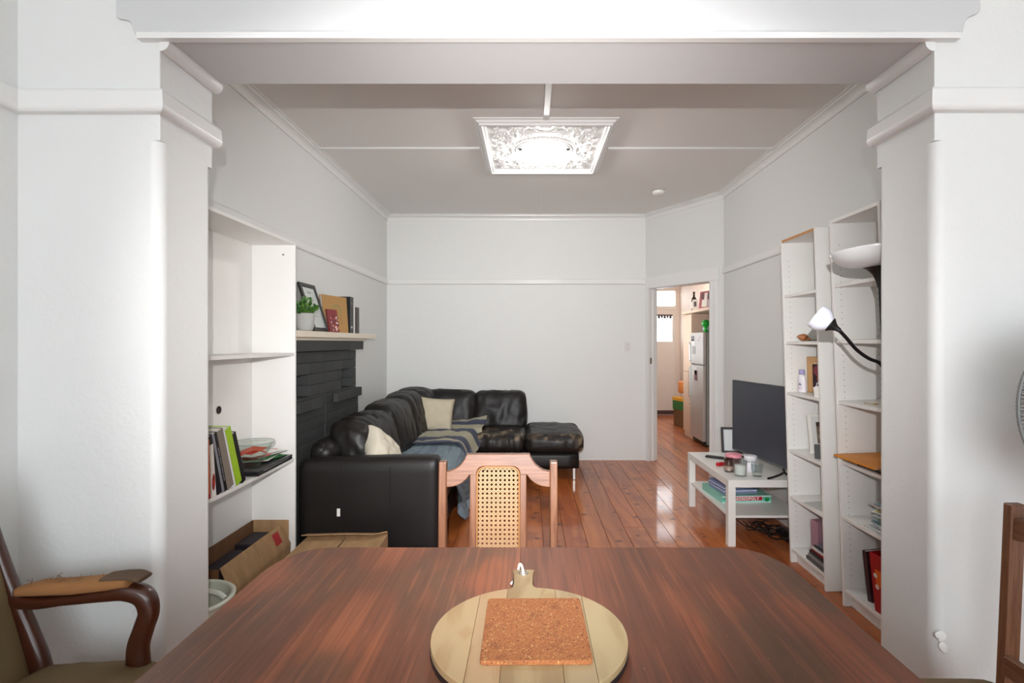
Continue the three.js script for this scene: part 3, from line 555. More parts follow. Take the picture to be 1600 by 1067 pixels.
// cushions and throws
{
  const a = mesh('cushion', pillowGeo(0.35, 0.33, 0.15, 2), cream); tag(a, 'pale cream scatter cushion leaning by the near arm of the sofa', 'cushion');
  a.position.set(-0.995, 0.612, -3.585); a.rotation.set(-0.52, Math.PI / 2 - 0.12, Math.PI / 4 - 0.06, 'YXZ');
  const b = mesh('cushion', pillowGeo(0.37, 0.35, 0.13, 3), linen); tag(b, 'plain beige linen cushion propped up in the corner of the sofa', 'cushion');
  b.position.set(-0.945, 0.655, -5.26); b.rotation.set(-0.30, 0.12, -0.06);
  for (const c of [a, b]) c.userData.group = 'scatter cushions on the sofa';
  const prof = new THREE.CatmullRomCurve3([[-1.03, 0.478], [-0.82, 0.482], [-0.64, 0.474], [-0.575, 0.445], [-0.548, 0.37], [-0.540, 0.24], [-0.535, 0.12], [-0.52, 0.02]].map((p) => V(p[0], p[1], 0)));
  const blue = dataTex(256, 256, 1, 1, (x, y) => { const s = sstep(0.55, 0.6, fbm(x * 3, y * 40, 2, 2)), v = fbm(x * 60, y * 60, 3, 2) * 24; return mix3([108 + v, 126 + v, 134 + v], [96 + v, 108 + v, 124 + v], s); });
  const throwMat = M('#ffffff', 0.95, { map: blue, sheen: 0.3 });
  const t = mesh('throw_blanket', sheet(60, 70, (u, v) => {
    const z = lerp(-3.52, -4.78, u), hang = sstep(0.45, 0.75, v), cut = 0.80 + 0.2 * sstep(0.25, 0.42, u) - 0.16 * sstep(0.62, 0.95, u) - 0.35 * (1 - sstep(0.02, 0.32, u)), p = prof.getPoint(Math.min(1, v * cut));
    const fold = Math.sin(u * 31 + 3 * fbm(u * 4, v * 2, 2, 2)) * 0.5 + Math.sin(u * 53 + 1) * 0.25;
    return [p.x + hang * (0.030 + fold * 0.032 * v) + 0.02 * (1 - hang) * (fbm(u * 5, v * 5, 8, 2) - 0.5), p.y + (1 - hang) * 0.012 * fbm(u * 6, v * 6, 4, 3) + 0.004, z + hang * 0.04 * Math.sin(u * 17 + 2) * v];
  }, 0.006), throwMat);
  tag(t, 'plain blue grey throw over the sofa seat, hanging down to the floorboards', 'blanket');
  const stripe = canvasTex(256, 512, (c, W, HH) => {
    c.fillStyle = '#a9a58f'; c.fillRect(0, 0, W, HH);
    c.fillStyle = '#4a4f62';
    const band = (y, h, a) => { c.beginPath(); c.moveTo(0, y); for (let x = 0; x <= W; x += 8) c.lineTo(x, y + a * Math.sin(x / 40)); for (let x = W; x >= 0; x -= 8) c.lineTo(x, y + h + a * Math.sin(x / 36 + 1)); c.fill(); };
    band(40, 62, 5); band(210, 70, 7); band(395, 60, 5); c.fillRect(0, 486, W, 26);
    for (let i = 0; i < 9000; i++) { c.fillStyle = `rgba(${rnd() < 0.5 ? '255,250,230' : '20,20,30'},0.06)`; c.fillRect(rnd() * W, rnd() * HH, 2, 1); }
  });
  const s = mesh('throw_blanket', sheet(54, 60, (u, v) => {
    const z = lerp(-4.50, -5.80, v), xr = lerp(-0.545, -0.46, v), x = lerp(-1.02, xr, u), k = sstep(0.80, 1, u) * (1 - sstep(0.55, 0.72, v));
    const cr = fbm(u * 3.2 + 5, v * 5.5, 2, 3) + 0.4 * Math.abs(fbm(u * 5, v * 9, 12, 2) - 0.5);
    return [x + k * 0.02, 0.490 + cr * 0.046 - k * k * 0.15 + 0.05 * sstep(0.86, 1, v) * u, z];
  }, 0.007), M('#ffffff', 0.95, { map: stripe, sheen: 0.3 }));
  tag(s, 'cream blanket with broad navy stripes rumpled over the corner seat of the sofa', 'blanket');
}
// ---------- dining table ----------
const TY = 0.76;
{
  const t = thing('dining_table', 'big brown wooden dining table with rounded corners, joined down the middle', 'table', [0, 0, -0.97]);
  const leaf = (s, m, du) => {
    const S = new THREE.Shape(), zf = 0.619, zn = -0.619;   // shape y = away from the camera
    const x0 = -0.0245 + s * 0.0002;
    S.moveTo(x0, zn); S.lineTo(s * 0.58, zn); S.quadraticCurveTo(s * 0.722, zn, s * 0.722, zn + 0.2); S.lineTo(s * 0.722, zf - 0.2); S.quadraticCurveTo(s * 0.722, zf, s * 0.58, zf); S.lineTo(x0, zf); S.closePath();
    pmesh('table_leaf', boxUV(Ext(S, 0.026, 0.0015).rotateX(-Math.PI / 2).translate(0, TY - 0.026, 0), 'z', du, du), m, t);
  };
  leaf(-1, tableMatA, 0.4); leaf(1, tableMatB, 2.3);
  const ap = (g) => boxUV(g, 'x');
  pmesh('apron', [ap(R(-0.60, 0.60, 0.645, 0.734, -0.52, -0.50)), ap(R(-0.60, 0.60, 0.645, 0.734, 0.50, 0.52)), ap(R(-0.61, -0.59, 0.645, 0.734, -0.5, 0.5)), ap(R(0.59, 0.61, 0.645, 0.734, -0.5, 0.5))], darkWood, t);
  for (const x of [-0.585, 0.585]) for (const z of [-0.495, 0.495]) pmesh('leg', boxUV(Lathe([[0, 0], [0.024, 0], [0.028, 0.05], [0.024, 0.08], [0.030, 0.35], [0.036, 0.55], [0.030, 0.60], [0.040, 0.62], [0.040, 0.734], [0, 0.734]], x, 0, z, 24)), darkWood, t);
}
// ---------- dining chairs: shaped crest rail and a cane splat ----------
function diningChair(label) {
  const t = thing('dining_chair', label, 'chair');
  const tilt = (g) => { g = prep(g); const p = g.attributes.position; for (let i = 0; i < p.count; i++) { const y = p.getY(i); if (y > 0.46) p.setZ(i, p.getZ(i) - (y - 0.46) * 0.085); } g.computeVertexNormals(); return g; };
  const W = (g, a = 'y') => boxUV(g, a, rnd(), rnd());
  for (const s of [-1, 1]) {
    const u = pmesh('upright', tilt(W(new RoundedBoxGeometry(0.027, 0.951, 0.040, 2, 0.004).translate(s * 0.2, 0.4755, 0))), chairWood, t);
  }
  // crest rail
  const C = new THREE.Shape(), yt = 0.977;
  C.moveTo(-0.1135, yt); C.lineTo(0.1135, yt); C.quadraticCurveTo(0.135, yt - 0.056, 0.1868, yt - 0.062);
  C.lineTo(0.1868, yt - 0.117); C.bezierCurveTo(0.150, yt - 0.118, 0.118, yt - 0.100, 0.104, yt - 0.0745); C.lineTo(0.078, yt - 0.0745); C.quadraticCurveTo(0.078, yt - 0.044, 0.048, yt - 0.044); C.lineTo(-0.048, yt - 0.044); C.quadraticCurveTo(-0.078, yt - 0.044, -0.078, yt - 0.0745); C.lineTo(-0.104, yt - 0.0745); C.bezierCurveTo(-0.118, yt - 0.100, -0.150, yt - 0.118, -0.1868, yt - 0.117); C.lineTo(-0.1868, yt - 0.062); C.quadraticCurveTo(-0.135, yt - 0.056, -0.1135, yt); C.closePath();
  const r = 0.030, px = 0.078, py = yt - 0.044;
  pmesh('crest_rail', tilt(W(Ext(C, 0.026, 0.003).translate(0, 0, -0.014), 'x')), chairWood, t);
  for (const s of [-1, 1]) pmesh('splat_stile', tilt(W(RB(0.024, yt - 0.070 - 0.545, 0.024, s * 0.090, (yt - 0.070 + 0.545) / 2, -0.001, 0.003))), chairWood, t);
  pmesh('splat_rail', tilt(W(RB(0.372, 0.05, 0.022, 0, 0.53, -0.001, 0.003), 'x')), chairWood, t);
  { // cane: pairs of uprights and levels, single diagonals, a bead round the edge
    const cs = [], pitch = 0.0158, y0 = 0.556, y1 = py, x0 = -0.0775, x1 = 0.0775, tw = 0.0024, zz = 0.004;
    const strip = (ax, ay, bx, by, w, z) => { // clip to the panel with rounded upper corners
      const N = 24, pts = [];
      for (let i = 0; i <= N; i++) { const u = i / N, x = lerp(ax, bx, u), y = lerp(ay, by, u); const cx = Math.abs(x) - (px - r), cy = y - (py - r); const ok = Math.abs(x) <= px - 0.001 && y >= y0 - 0.002 && y <= py - 0.001 && !(cx > 0 && cy > 0 && Math.hypot(cx, cy) > r - 0.001); if (ok) pts.push([x, y]); }
      if (pts.length < 2) return;
      const [p, q] = [pts[0], pts[pts.length - 1]], L = Math.hypot(q[0] - p[0], q[1] - p[1]); if (L < 0.006) return;
      cs.push(B(w, L, 0.0011).rotateZ(-Math.atan2(q[0] - p[0], q[1] - p[1])).translate((p[0] + q[0]) / 2, (p[1] + q[1]) / 2, z));
    };
    for (let x = -0.0632 - pitch; x < 0.08; x += pitch) for (const o of [-0.0022, 0.0022]) strip(x + o, y0, x + o, y1, tw, zz);
    for (let y = y0 + 0.004; y < y1 + 0.01; y += pitch) for (const o of [-0.0022, 0.0022]) strip(x0, y + o, x1, y + o, tw, zz + 0.0012);
    const span = y1 - y0;
    for (let k = -14; k < 40; k++) { const xk = -0.0632 + (k + 0.5) * pitch, yb = y0 + 0.004; strip(xk - span - 0.01, yb + span + 0.01, xk + 0.01, yb - 0.01, 0.0026, zz + 0.0022); strip(-xk + span + 0.01, yb + span + 0.01, -xk - 0.01, yb - 0.01, 0.0026, zz + 0.0030); }
    pmesh('cane_panel', tilt(mergeGeometries(cs.map(prep))), M('#a07d58', 0.55), t);
    const e = []; for (let i = 0; i <= 8; i++) { const a = Math.PI - i / 8 * Math.PI / 2; e.push([-px + r + Math.cos(a) * (r - 0.003), py - r + Math.sin(a) * (r - 0.003), 0.009]); }
    const path = [[-px + 0.003, 0.552, 0.009], [-px + 0.003, 0.70, 0.009], ...e, ...e.map((p) => [-p[0], p[1], p[2]]).reverse(), [px - 0.003, 0.70, 0.009], [px - 0.003, 0.552, 0.009]];
    pmesh('cane_bead', tilt(Tube(path, 0.0032, 90, 8)), M('#93693f', 0.5), t);
  }
  pmesh('seat', soft(0.41, 0.055, 0.40, { r: 0.025, seg: [14, 4, 14], puff: 0.012, wr: 0.001 }).translate(0, 0.462, 0.215), khaki, t);
  pmesh('seat_rail', [W(R(-0.2, 0.2, 0.385, 0.44, 0.385, 0.41), 'x'), W(R(-0.2, -0.178, 0.385, 0.44, 0.01, 0.41), 'z'), W(R(0.178, 0.2, 0.385, 0.44, 0.01, 0.41), 'z')], chairWood, t);
  for (const s of [-1, 1]) pmesh('leg', W(RB(0.034, 0.44, 0.034, s * 0.19, 0.22, 0.395, 0.004)), chairWood, t);
  return t;
}
const chairA = diningChair('oak coloured cane back dining chair at the far side of the table, facing the room');
chairA.position.set(-0.112, 0, -1.862);
const chairB = chairA.clone(); chairB.name = numbered('dining_chair'); scene.add(chairB);
tag(chairB, 'dining chair mostly out of view at the photo edge below the fan', 'chair');
chairB.position.set(1.252, 0, -1.198); chairB.rotation.y = -Math.PI / 2;
for (const c of [chairA, chairB]) c.userData.group = 'cane back dining chairs';
// ---------- armchair by the pier ----------
{
  const t = thing('armchair', 'old armchair with curved dark wooden arms, frayed arm pads and khaki seat', 'armchair', [-1.18, 0, -1.14], Math.PI / 2);
  // local: z = forward (world +x), x = world -z
  const zl = (x) => x + 1.18;
  for (const s of [1, -1]) {
    const xs = s * 0.27;
    pmesh('back_post', sweep([[xs, 0.02, zl(-1.375)], [xs, 0.28, zl(-1.315)], [xs, 0.50, zl(-1.312)], [xs, 0.60, zl(-1.345)], [xs, 0.70, zl(-1.385)], [xs, 0.84, zl(-1.432)], [xs, 0.99, zl(-1.475)]], [[0.019, 0.021], [0.020, 0.028], [0.020, 0.027], [0.019, 0.024], [0.018, 0.020], [0.016, 0.014], [0.014, 0.012]], [1, 0, 0], 44), darkWood, t);
    const arm = pmesh('arm', [
      sweep([[xs, 0.692, zl(-1.398)], [xs, 0.683, zl(-1.33)], [xs, 0.692, zl(-1.24)], [xs, 0.705, zl(-1.14)], [xs, 0.712, zl(-1.075)], [xs, 0.697, zl(-1.035)], [xs, 0.660, zl(-1.022)], [xs, 0.615, zl(-1.035)], [xs, 0.565, zl(-1.05)], [xs, 0.50, zl(-1.050)]], [[0.020, 0.024], [0.022, 0.017], [0.024, 0.014], [0.026, 0.018], [0.026, 0.024], [0.024, 0.026], [0.022, 0.024], [0.022, 0.024], [0.022, 0.026], [0.022, 0.030]], [1, 0, 0], 60)], darkWood, t);
    pmesh('arm_pad', sweep([[xs, 0.712, zl(-1.372)], [xs, 0.722, zl(-1.31)], [xs, 0.727, zl(-1.22)], [xs, 0.736, zl(-1.13)], [xs, 0.742, zl(-1.065)]], [[0.018, 0.012], [0.028, 0.018], [0.030, 0.019], [0.030, 0.018], [0.028, 0.014]], [1, 0, 0], 30), foam, arm, 'bare frayed foam arm pad');
    pmesh('pad_cover', sweep([[xs, 0.752, zl(-1.135)], [xs, 0.756, zl(-1.09)], [xs, 0.755, zl(-1.055)], [xs, 0.747, zl(-1.032)]], [[0.028, 0.004], [0.029, 0.006], [0.029, 0.007], [0.027, 0.006]], [1, 0, 0], 16), M('#5b4636', 0.9, { bumpMap: weaveBump, bumpScale: 0.001 }), arm, 'scrap of brown fabric left on the arm pad');
    const fray = []; for (let i = 0; i < 26; i++) { const z = zl(rr(-1.33, -1.09)), x = xs + rr(-0.02, 0.02), a = rr(-1, 1); fray.push(Tube([[x, 0.738, z], [x + 0.003, 0.744 + rnd() * 0.003, z + a * 0.006], [x + rr(-0.004, 0.004), 0.748 + rnd() * 0.006, z + a * 0.014]], 0.0007, 5, 4)); }
    pmesh('fray', fray, foam, arm);
    pmesh('leg', sweep([[xs * 0.94, 0.40, zl(-0.965)], [xs * 0.94, 0.30, zl(-0.955)], [xs * 0.94, 0.12, zl(-0.965)], [xs * 0.94, 0.0, zl(-0.95)]], [[0.028, 0.028], [0.026, 0.028], [0.016, 0.017], [0.020, 0.022]], [1, 0, 0], 24), darkWood, t);
  }
  pmesh('stud', new THREE.SphereGeometry(0.0065, 10, 8).translate(0.27 - 0.018, 0.822, zl(-1.410)), darkWood, t);
  pmesh('seat_frame', [boxUV(R(-0.27, 0.27, 0.36, 0.42, zl(-0.98), zl(-0.945), 0.008), 'x'), boxUV(R(-0.27, -0.24, 0.36, 0.42, zl(-1.32), zl(-0.96), 0.008), 'z'), boxUV(R(0.24, 0.27, 0.36, 0.42, zl(-1.32), zl(-0.96), 0.008), 'z')], darkWood, t);
  pmesh('seat', soft(0.60, 0.12, 0.42, { r: 0.05, seg: [18, 8, 16], puff: 0.03, wr: 0.003, seed: 5 }).translate(0, 0.455, zl(-1.115)), khaki, t);
  pmesh('back_cushion', soft(0.525, 0.57, 0.06, { r: 0.04, seg: [16, 16, 6], puff: 0.02, wr: 0.003, seed: 6, shift: (q, ux, uy) => { q.z -= uy * 0.085; } }).translate(0, 0.715, zl(-1.415)), khaki, t);
  pmesh('crest', sweep([[-0.27, 0.985, zl(-1.475)], [-0.12, 1.02, zl(-1.483)], [0.12, 1.02, zl(-1.483)], [0.27, 0.985, zl(-1.475)]], [[0.016, 0.018], [0.017, 0.024], [0.017, 0.024], [0.016, 0.018]], [0, 0, 1], 30), darkWood, t);
}
// ---------- pedestal fan ----------
{
  const t = thing('pedestal_fan', 'pale grey pedestal fan with a round wire cage at the photo edge', 'fan', [1.499, 0, -1.36]);
  const fy = 1.212, rad = 0.232, cage = M('#787b7a', 0.35);
  pmesh('base', Lathe([[0, 0], [0.20, 0], [0.20, 0.012], [0.16, 0.028], [0.03, 0.045], [0, 0.045]], 0, 0, 0, 40), cage, t);
  pmesh('pole', Cyl(0.015, 0.013, 1.08, 0, 0.04, -0.03, 18), cage, t);
  pmesh('motor_housing', new THREE.SphereGeometry(0.075, 24, 16).scale(0.9, 0.9, 1).translate(0, fy, -0.065), cage, t);
  const w = [];
  for (let i = 0; i < 130; i++) { const a = i / 130 * Math.PI * 2, c = Math.cos(a), s = Math.sin(a); w.push(Tube([[c * 0.04, fy + s * 0.04, 0.095], [c * 0.13, fy + s * 0.13, 0.085], [c * 0.21, fy + s * 0.21, 0.05], [c * rad, fy + s * rad, 0.0]], 0.0012, 8, 4)); w.push(Tube([[c * rad, fy + s * rad, 0], [c * 0.19, fy + s * 0.19, -0.05], [c * 0.07, fy + s * 0.07, -0.07]], 0.0012, 6, 4)); }
  for (const [r2, z2] of [[rad, 0], [0.17, 0.071], [0.11, 0.088], [0.05, 0.095]]) w.push(new THREE.TorusGeometry(r2, r2 === rad ? 0.0045 : 0.0018, 8, 72).translate(0, fy, z2));
  pmesh('cage', w, cage, t);
  pmesh('hub', Lathe([[0, 0.012], [0.038, 0.010], [0.045, 0]], 0, 0, 0, 24).rotateX(Math.PI / 2).translate(0, fy, 0.092), cage, t);
  for (let k = 0; k < 3; k++) pmesh('blade', sheet(8, 8, (u, v) => { const a = k * 2.094 + (u - 0.5) * lerp(0.7, 1.25, v), r2 = lerp(0.035, 0.195, v); return [Math.cos(a) * r2, fy + Math.sin(a) * r2, 0.02 + (u - 0.5) * 0.05]; }, 0.003), M('#d5dade', 0.25), t);
}
// ---------- on the dining table ----------
{
  const t = thing('serving_board', 'round pale wooden serving board with a short handle, in the middle of the table', 'serving board', [0, TY, -1.074]);
  // local y is away from the camera in the shape, then laid flat
  const rad = 0.199, cuts = [-0.2, -0.115, -0.052, 0.062, 0.122, 0.2], hx = -0.015;
  const mangoTex = (seed, base, dark) => dataTex(128, 512, 0.13, 0.52, (x, y) => { const g = fbm((x + fbm(x * 5, y * 4, seed, 2) * 0.06) * 34, y * 7, seed, 4); return mix3(mix3(base, dark, sstep(0.42, 0.75, g) * 0.7), [196, 150, 104], sstep(0.66, 0.8, fbm(x * 14, y * 9, seed + 4, 3)) * 0.35); });
  const mats = [[3, [222, 194, 152], [196, 160, 116]], [8, [220, 186, 146], [188, 146, 104]], [14, [208, 184, 142], [172, 142, 102]], [21, [206, 184, 146], [184, 158, 118]], [27, [214, 194, 154], [192, 168, 126]]].map((a) => M('#b4b0a8', 0.5, { map: mangoTex(...a) }));
  for (let i = 0; i < 5; i++) {
    const a = cuts[i], b = cuts[i + 1] - 0.0004, S = new THREE.Shape(), n = 40, ptsT = [], ptsB = [];
    for (let k = 0; k <= n; k++) { const x = lerp(Math.max(a, -rad + 1e-4), Math.min(b, rad - 1e-4), k / n), y = Math.sqrt(Math.max(0, rad * rad - x * x)); ptsT.push([x, y]); ptsB.push([x, -y]); }
    let top = ptsT;
    if (i === 2) { // the middle stave runs out into the handle
      const h = (x) => Math.sqrt(rad * rad - x * x), c = rad + 0.100;
      top = ptsT.filter((p) => p[0] < hx - 0.030).concat([[hx - 0.026, h(hx - 0.03) + 0.006], [hx - 0.023, h(hx) + 0.022], [hx - 0.0245, c - 0.03], [hx - 0.0285, c - 0.003], [hx - 0.025, c], [hx + 0.025, c], [hx + 0.0285, c - 0.003], [hx + 0.0245, c - 0.03], [hx + 0.023, h(hx) + 0.022], [hx + 0.026, h(hx + 0.03) + 0.006]], ptsT.filter((p) => p[0] > hx + 0.030));
    }
    top.forEach((p, k) => (k ? S.lineTo(p[0], p[1]) : S.moveTo(p[0], p[1]))); ptsB.reverse().forEach((p) => S.lineTo(p[0], p[1])); S.closePath();
    if (i === 2) { const q = new THREE.Path(); q.absarc(hx, rad + 0.078, 0.0085, 0, Math.PI * 2, true); S.holes.push(q); }
    pmesh('stave', boxUV(Ext(S, 0.014, 0.0012).rotateX(-Math.PI / 2).translate(0, 0.012, 0), 'z', i * 0.17, i * 0.3), mats[i], t);
  }
  const U = new THREE.Shape(); U.absarc(0, 0, rad + 0.001, 0, Math.PI * 2); 
  pmesh('underside', [Ext(U, 0.012, 0.003, 60).rotateX(-Math.PI / 2), R(hx - 0.0275, hx + 0.0255, 0, 0.012, -rad - 0.098, -rad + 0.02, 0.002)], M('#171015', 0.4), t, 'dark painted underside');
  const ring = pmesh('grommet', new THREE.TorusGeometry(0.0105, 0.0026, 10, 28).rotateX(Math.PI / 2).translate(hx, 0.0268, -rad - 0.078), metal, t);
  pmesh('hanging_string', Tube([[hx, 0.020, -rad - 0.078], [hx - 0.002, 0.034, -rad - 0.082], [hx - 0.006, 0.040, -rad - 0.095], [hx - 0.011, 0.036, -rad - 0.108], [hx - 0.014, 0.020, -rad - 0.112], [hx - 0.022, 0.005, -rad - 0.092], [hx - 0.031, 0.005, -rad - 0.066]], 0.0031, 40, 8), M('#e9e6de', 0.8), t);
  const corkTex = dataTex(512, 512, 0.24, 0.24, (x, y) => {
    let best = 9, id = 0; const s = 420, gx = Math.floor(x * s), gy = Math.floor(y * s);
    for (let j = -1; j <= 1; j++) for (let i = -1; i <= 1; i++) { const cx = gx + i + hash(gx + i, gy + j, 1), cy = gy + j + hash(gx + i, gy + j, 2), d = (cx - x * s) ** 2 + (cy - y * s) ** 2; if (d < best) { best = d; id = hash(gx + i, gy + j, 3); } }
    let c = mix3([176, 106, 62], [204, 140, 90], id); if (id > 0.965) c = [232, 190, 136]; if (id < 0.03) c = [116, 62, 38];
    return mix3(c, [96, 48, 26], sstep(0.5, 0.9, Math.sqrt(best)) * 0.3 + sstep(0.6, 0.75, fbm(x * 26, y * 26, 3, 3)) * 0.2);
  });
  const corkBump = dataTex(256, 256, 0.24, 0.24, (x, y) => { const v = 128 + 200 * (fbm(x * 420, y * 420, 4, 2) - 0.5); return [v, v, v]; }, false);
  const S = new THREE.Shape(), w = 0.105, h = 0.1185, r = 0.012;
  S.moveTo(-w + r, -h); S.lineTo(w - r, -h); S.quadraticCurveTo(w, -h, w, -h + r); S.lineTo(w, h - r); S.quadraticCurveTo(w, h, w - r, h); S.lineTo(-w + r, h); S.quadraticCurveTo(-w, h, -w, h - r); S.lineTo(-w, -h + r); S.quadraticCurveTo(-w, -h, -w + r, -h);
  const c = mesh('cork_trivet', boxUV(Ext(S, 0.009, 0.0015).rotateX(-Math.PI / 2), 'z', 0.12, 0.12), M('#b8b1a0', 0.9, { map: corkTex, bumpMap: corkBump, bumpScale: 0.0009 }));
  tag(c, 'square speckled cork trivet lying on the round serving board', 'trivet'); c.position.set(0.012, TY + 0.0262, -1.083); c.rotation.y = 0.01;
}
// ---------- floor lamp with reading arm ----------
{
  const t = thing('floor_lamp', 'black floor lamp with a white bowl shade and bent reading arm by the bookcases', 'floor lamp', [1.452, 0, -2.05]);
  const lampWhite = M('#eceded', 0.22, { transmission: 0.25, thickness: 0 });
  pmesh('base', Lathe([[0, 0], [0.125, 0], [0.128, 0.008], [0.115, 0.02], [0.03, 0.03], [0.014, 0.045], [0, 0.045]], 0, 0, 0, 44), black, t);
  const lx = (y) => -0.050 * y;                            // the pole leans
  pmesh('pole', Tube([[0, 0.03, 0], [lx(0.6), 0.6, 0], [lx(1.2), 1.2, 0], [lx(1.62), 1.62, 0]], 0.0085, 30, 14), blackGloss, t);
  const tilt = (g) => g.rotateZ(0.11).translate(lx(1.62), 1.60, 0);
  pmesh('shade_cup', tilt(Lathe([[0.010, -0.005], [0.013, 0.02], [0.022, 0.050], [0.040, 0.072], [0.062, 0.082], [0.058, 0.086], [0.0, 0.084]], 0, 0, 0, 36)), black, t);
  const bowl = []; for (let i = 0; i <= 14; i++) { const u = i / 14; bowl.push([0.045 + 0.115 * Math.sin(u * 1.5), 0.078 + 0.075 * (1 - Math.cos(u * 1.42)) / (1 - Math.cos(1.42))]); }
  pmesh('shade', tilt(Lathe([...bowl, ...bowl.map((p) => [Math.max(0.001, p[0] - 0.004), p[1] + 0.002]).reverse()], 0, 0, 0, 56)), lampWhite, t);
  // reading arm: joins the pole at 1.27 m, reaches toward the middle of the room
  const j = [lx(1.27), 1.27, 0.0], hd = [-0.257, 1.430, 0.02];
  pmesh('reading_arm', Tube([[j[0], j[1] - 0.03, j[2]], [j[0] - 0.004, j[1], 0.006], [j[0] - 0.030, 1.300, 0.014], [j[0] - 0.075, 1.318, 0.02], [j[0] - 0.120, 1.350, 0.02], [-0.232, 1.405, 0.02], hd], 0.0068, 60, 10), blackGloss, t);
  const ax = V(-0.74, 0.62, -0.42).normalize(), q = new THREE.Quaternion().setFromUnitVectors(V(0, 1, 0), ax);
  const put = (g) => g.applyQuaternion(q).translate(...hd);
  pmesh('reading_cup', put(Lathe([[0.008, -0.008], [0.011, 0.008], [0.018, 0.020], [0.030, 0.032], [0.027, 0.036], [0, 0.034]], 0, 0, 0, 28)), black, t);
  const rb = []; for (let i = 0; i <= 12; i++) { const u = i / 12; rb.push([0.022 + 0.027 * Math.sin(Math.min(1, u * 1.5) * Math.PI / 2) - 0.004 * Math.max(0, u - 0.7), 0.030 + 0.066 * u]); }
  pmesh('reading_shade', put(Lathe([...rb, ...rb.map((p) => [p[0] - 0.0025, p[1]]).reverse()], 0, 0, 0, 40)), M('#eef0fa', 0.18, { transmission: 0.2, thickness: 0 }), t);
  pmesh('cable', Tube([[lx(1.46) - 0.004, 1.46, 0.012], [lx(1.42) - 0.012, 1.42, 0.016], [lx(1.36) - 0.012, 1.36, 0.016], [lx(1.28) - 0.004, 1.28, 0.014], [lx(0.9), 0.9, 0.012], [lx(0.4), 0.4, 0.012]], 0.0035, 40, 8), black, t);
}
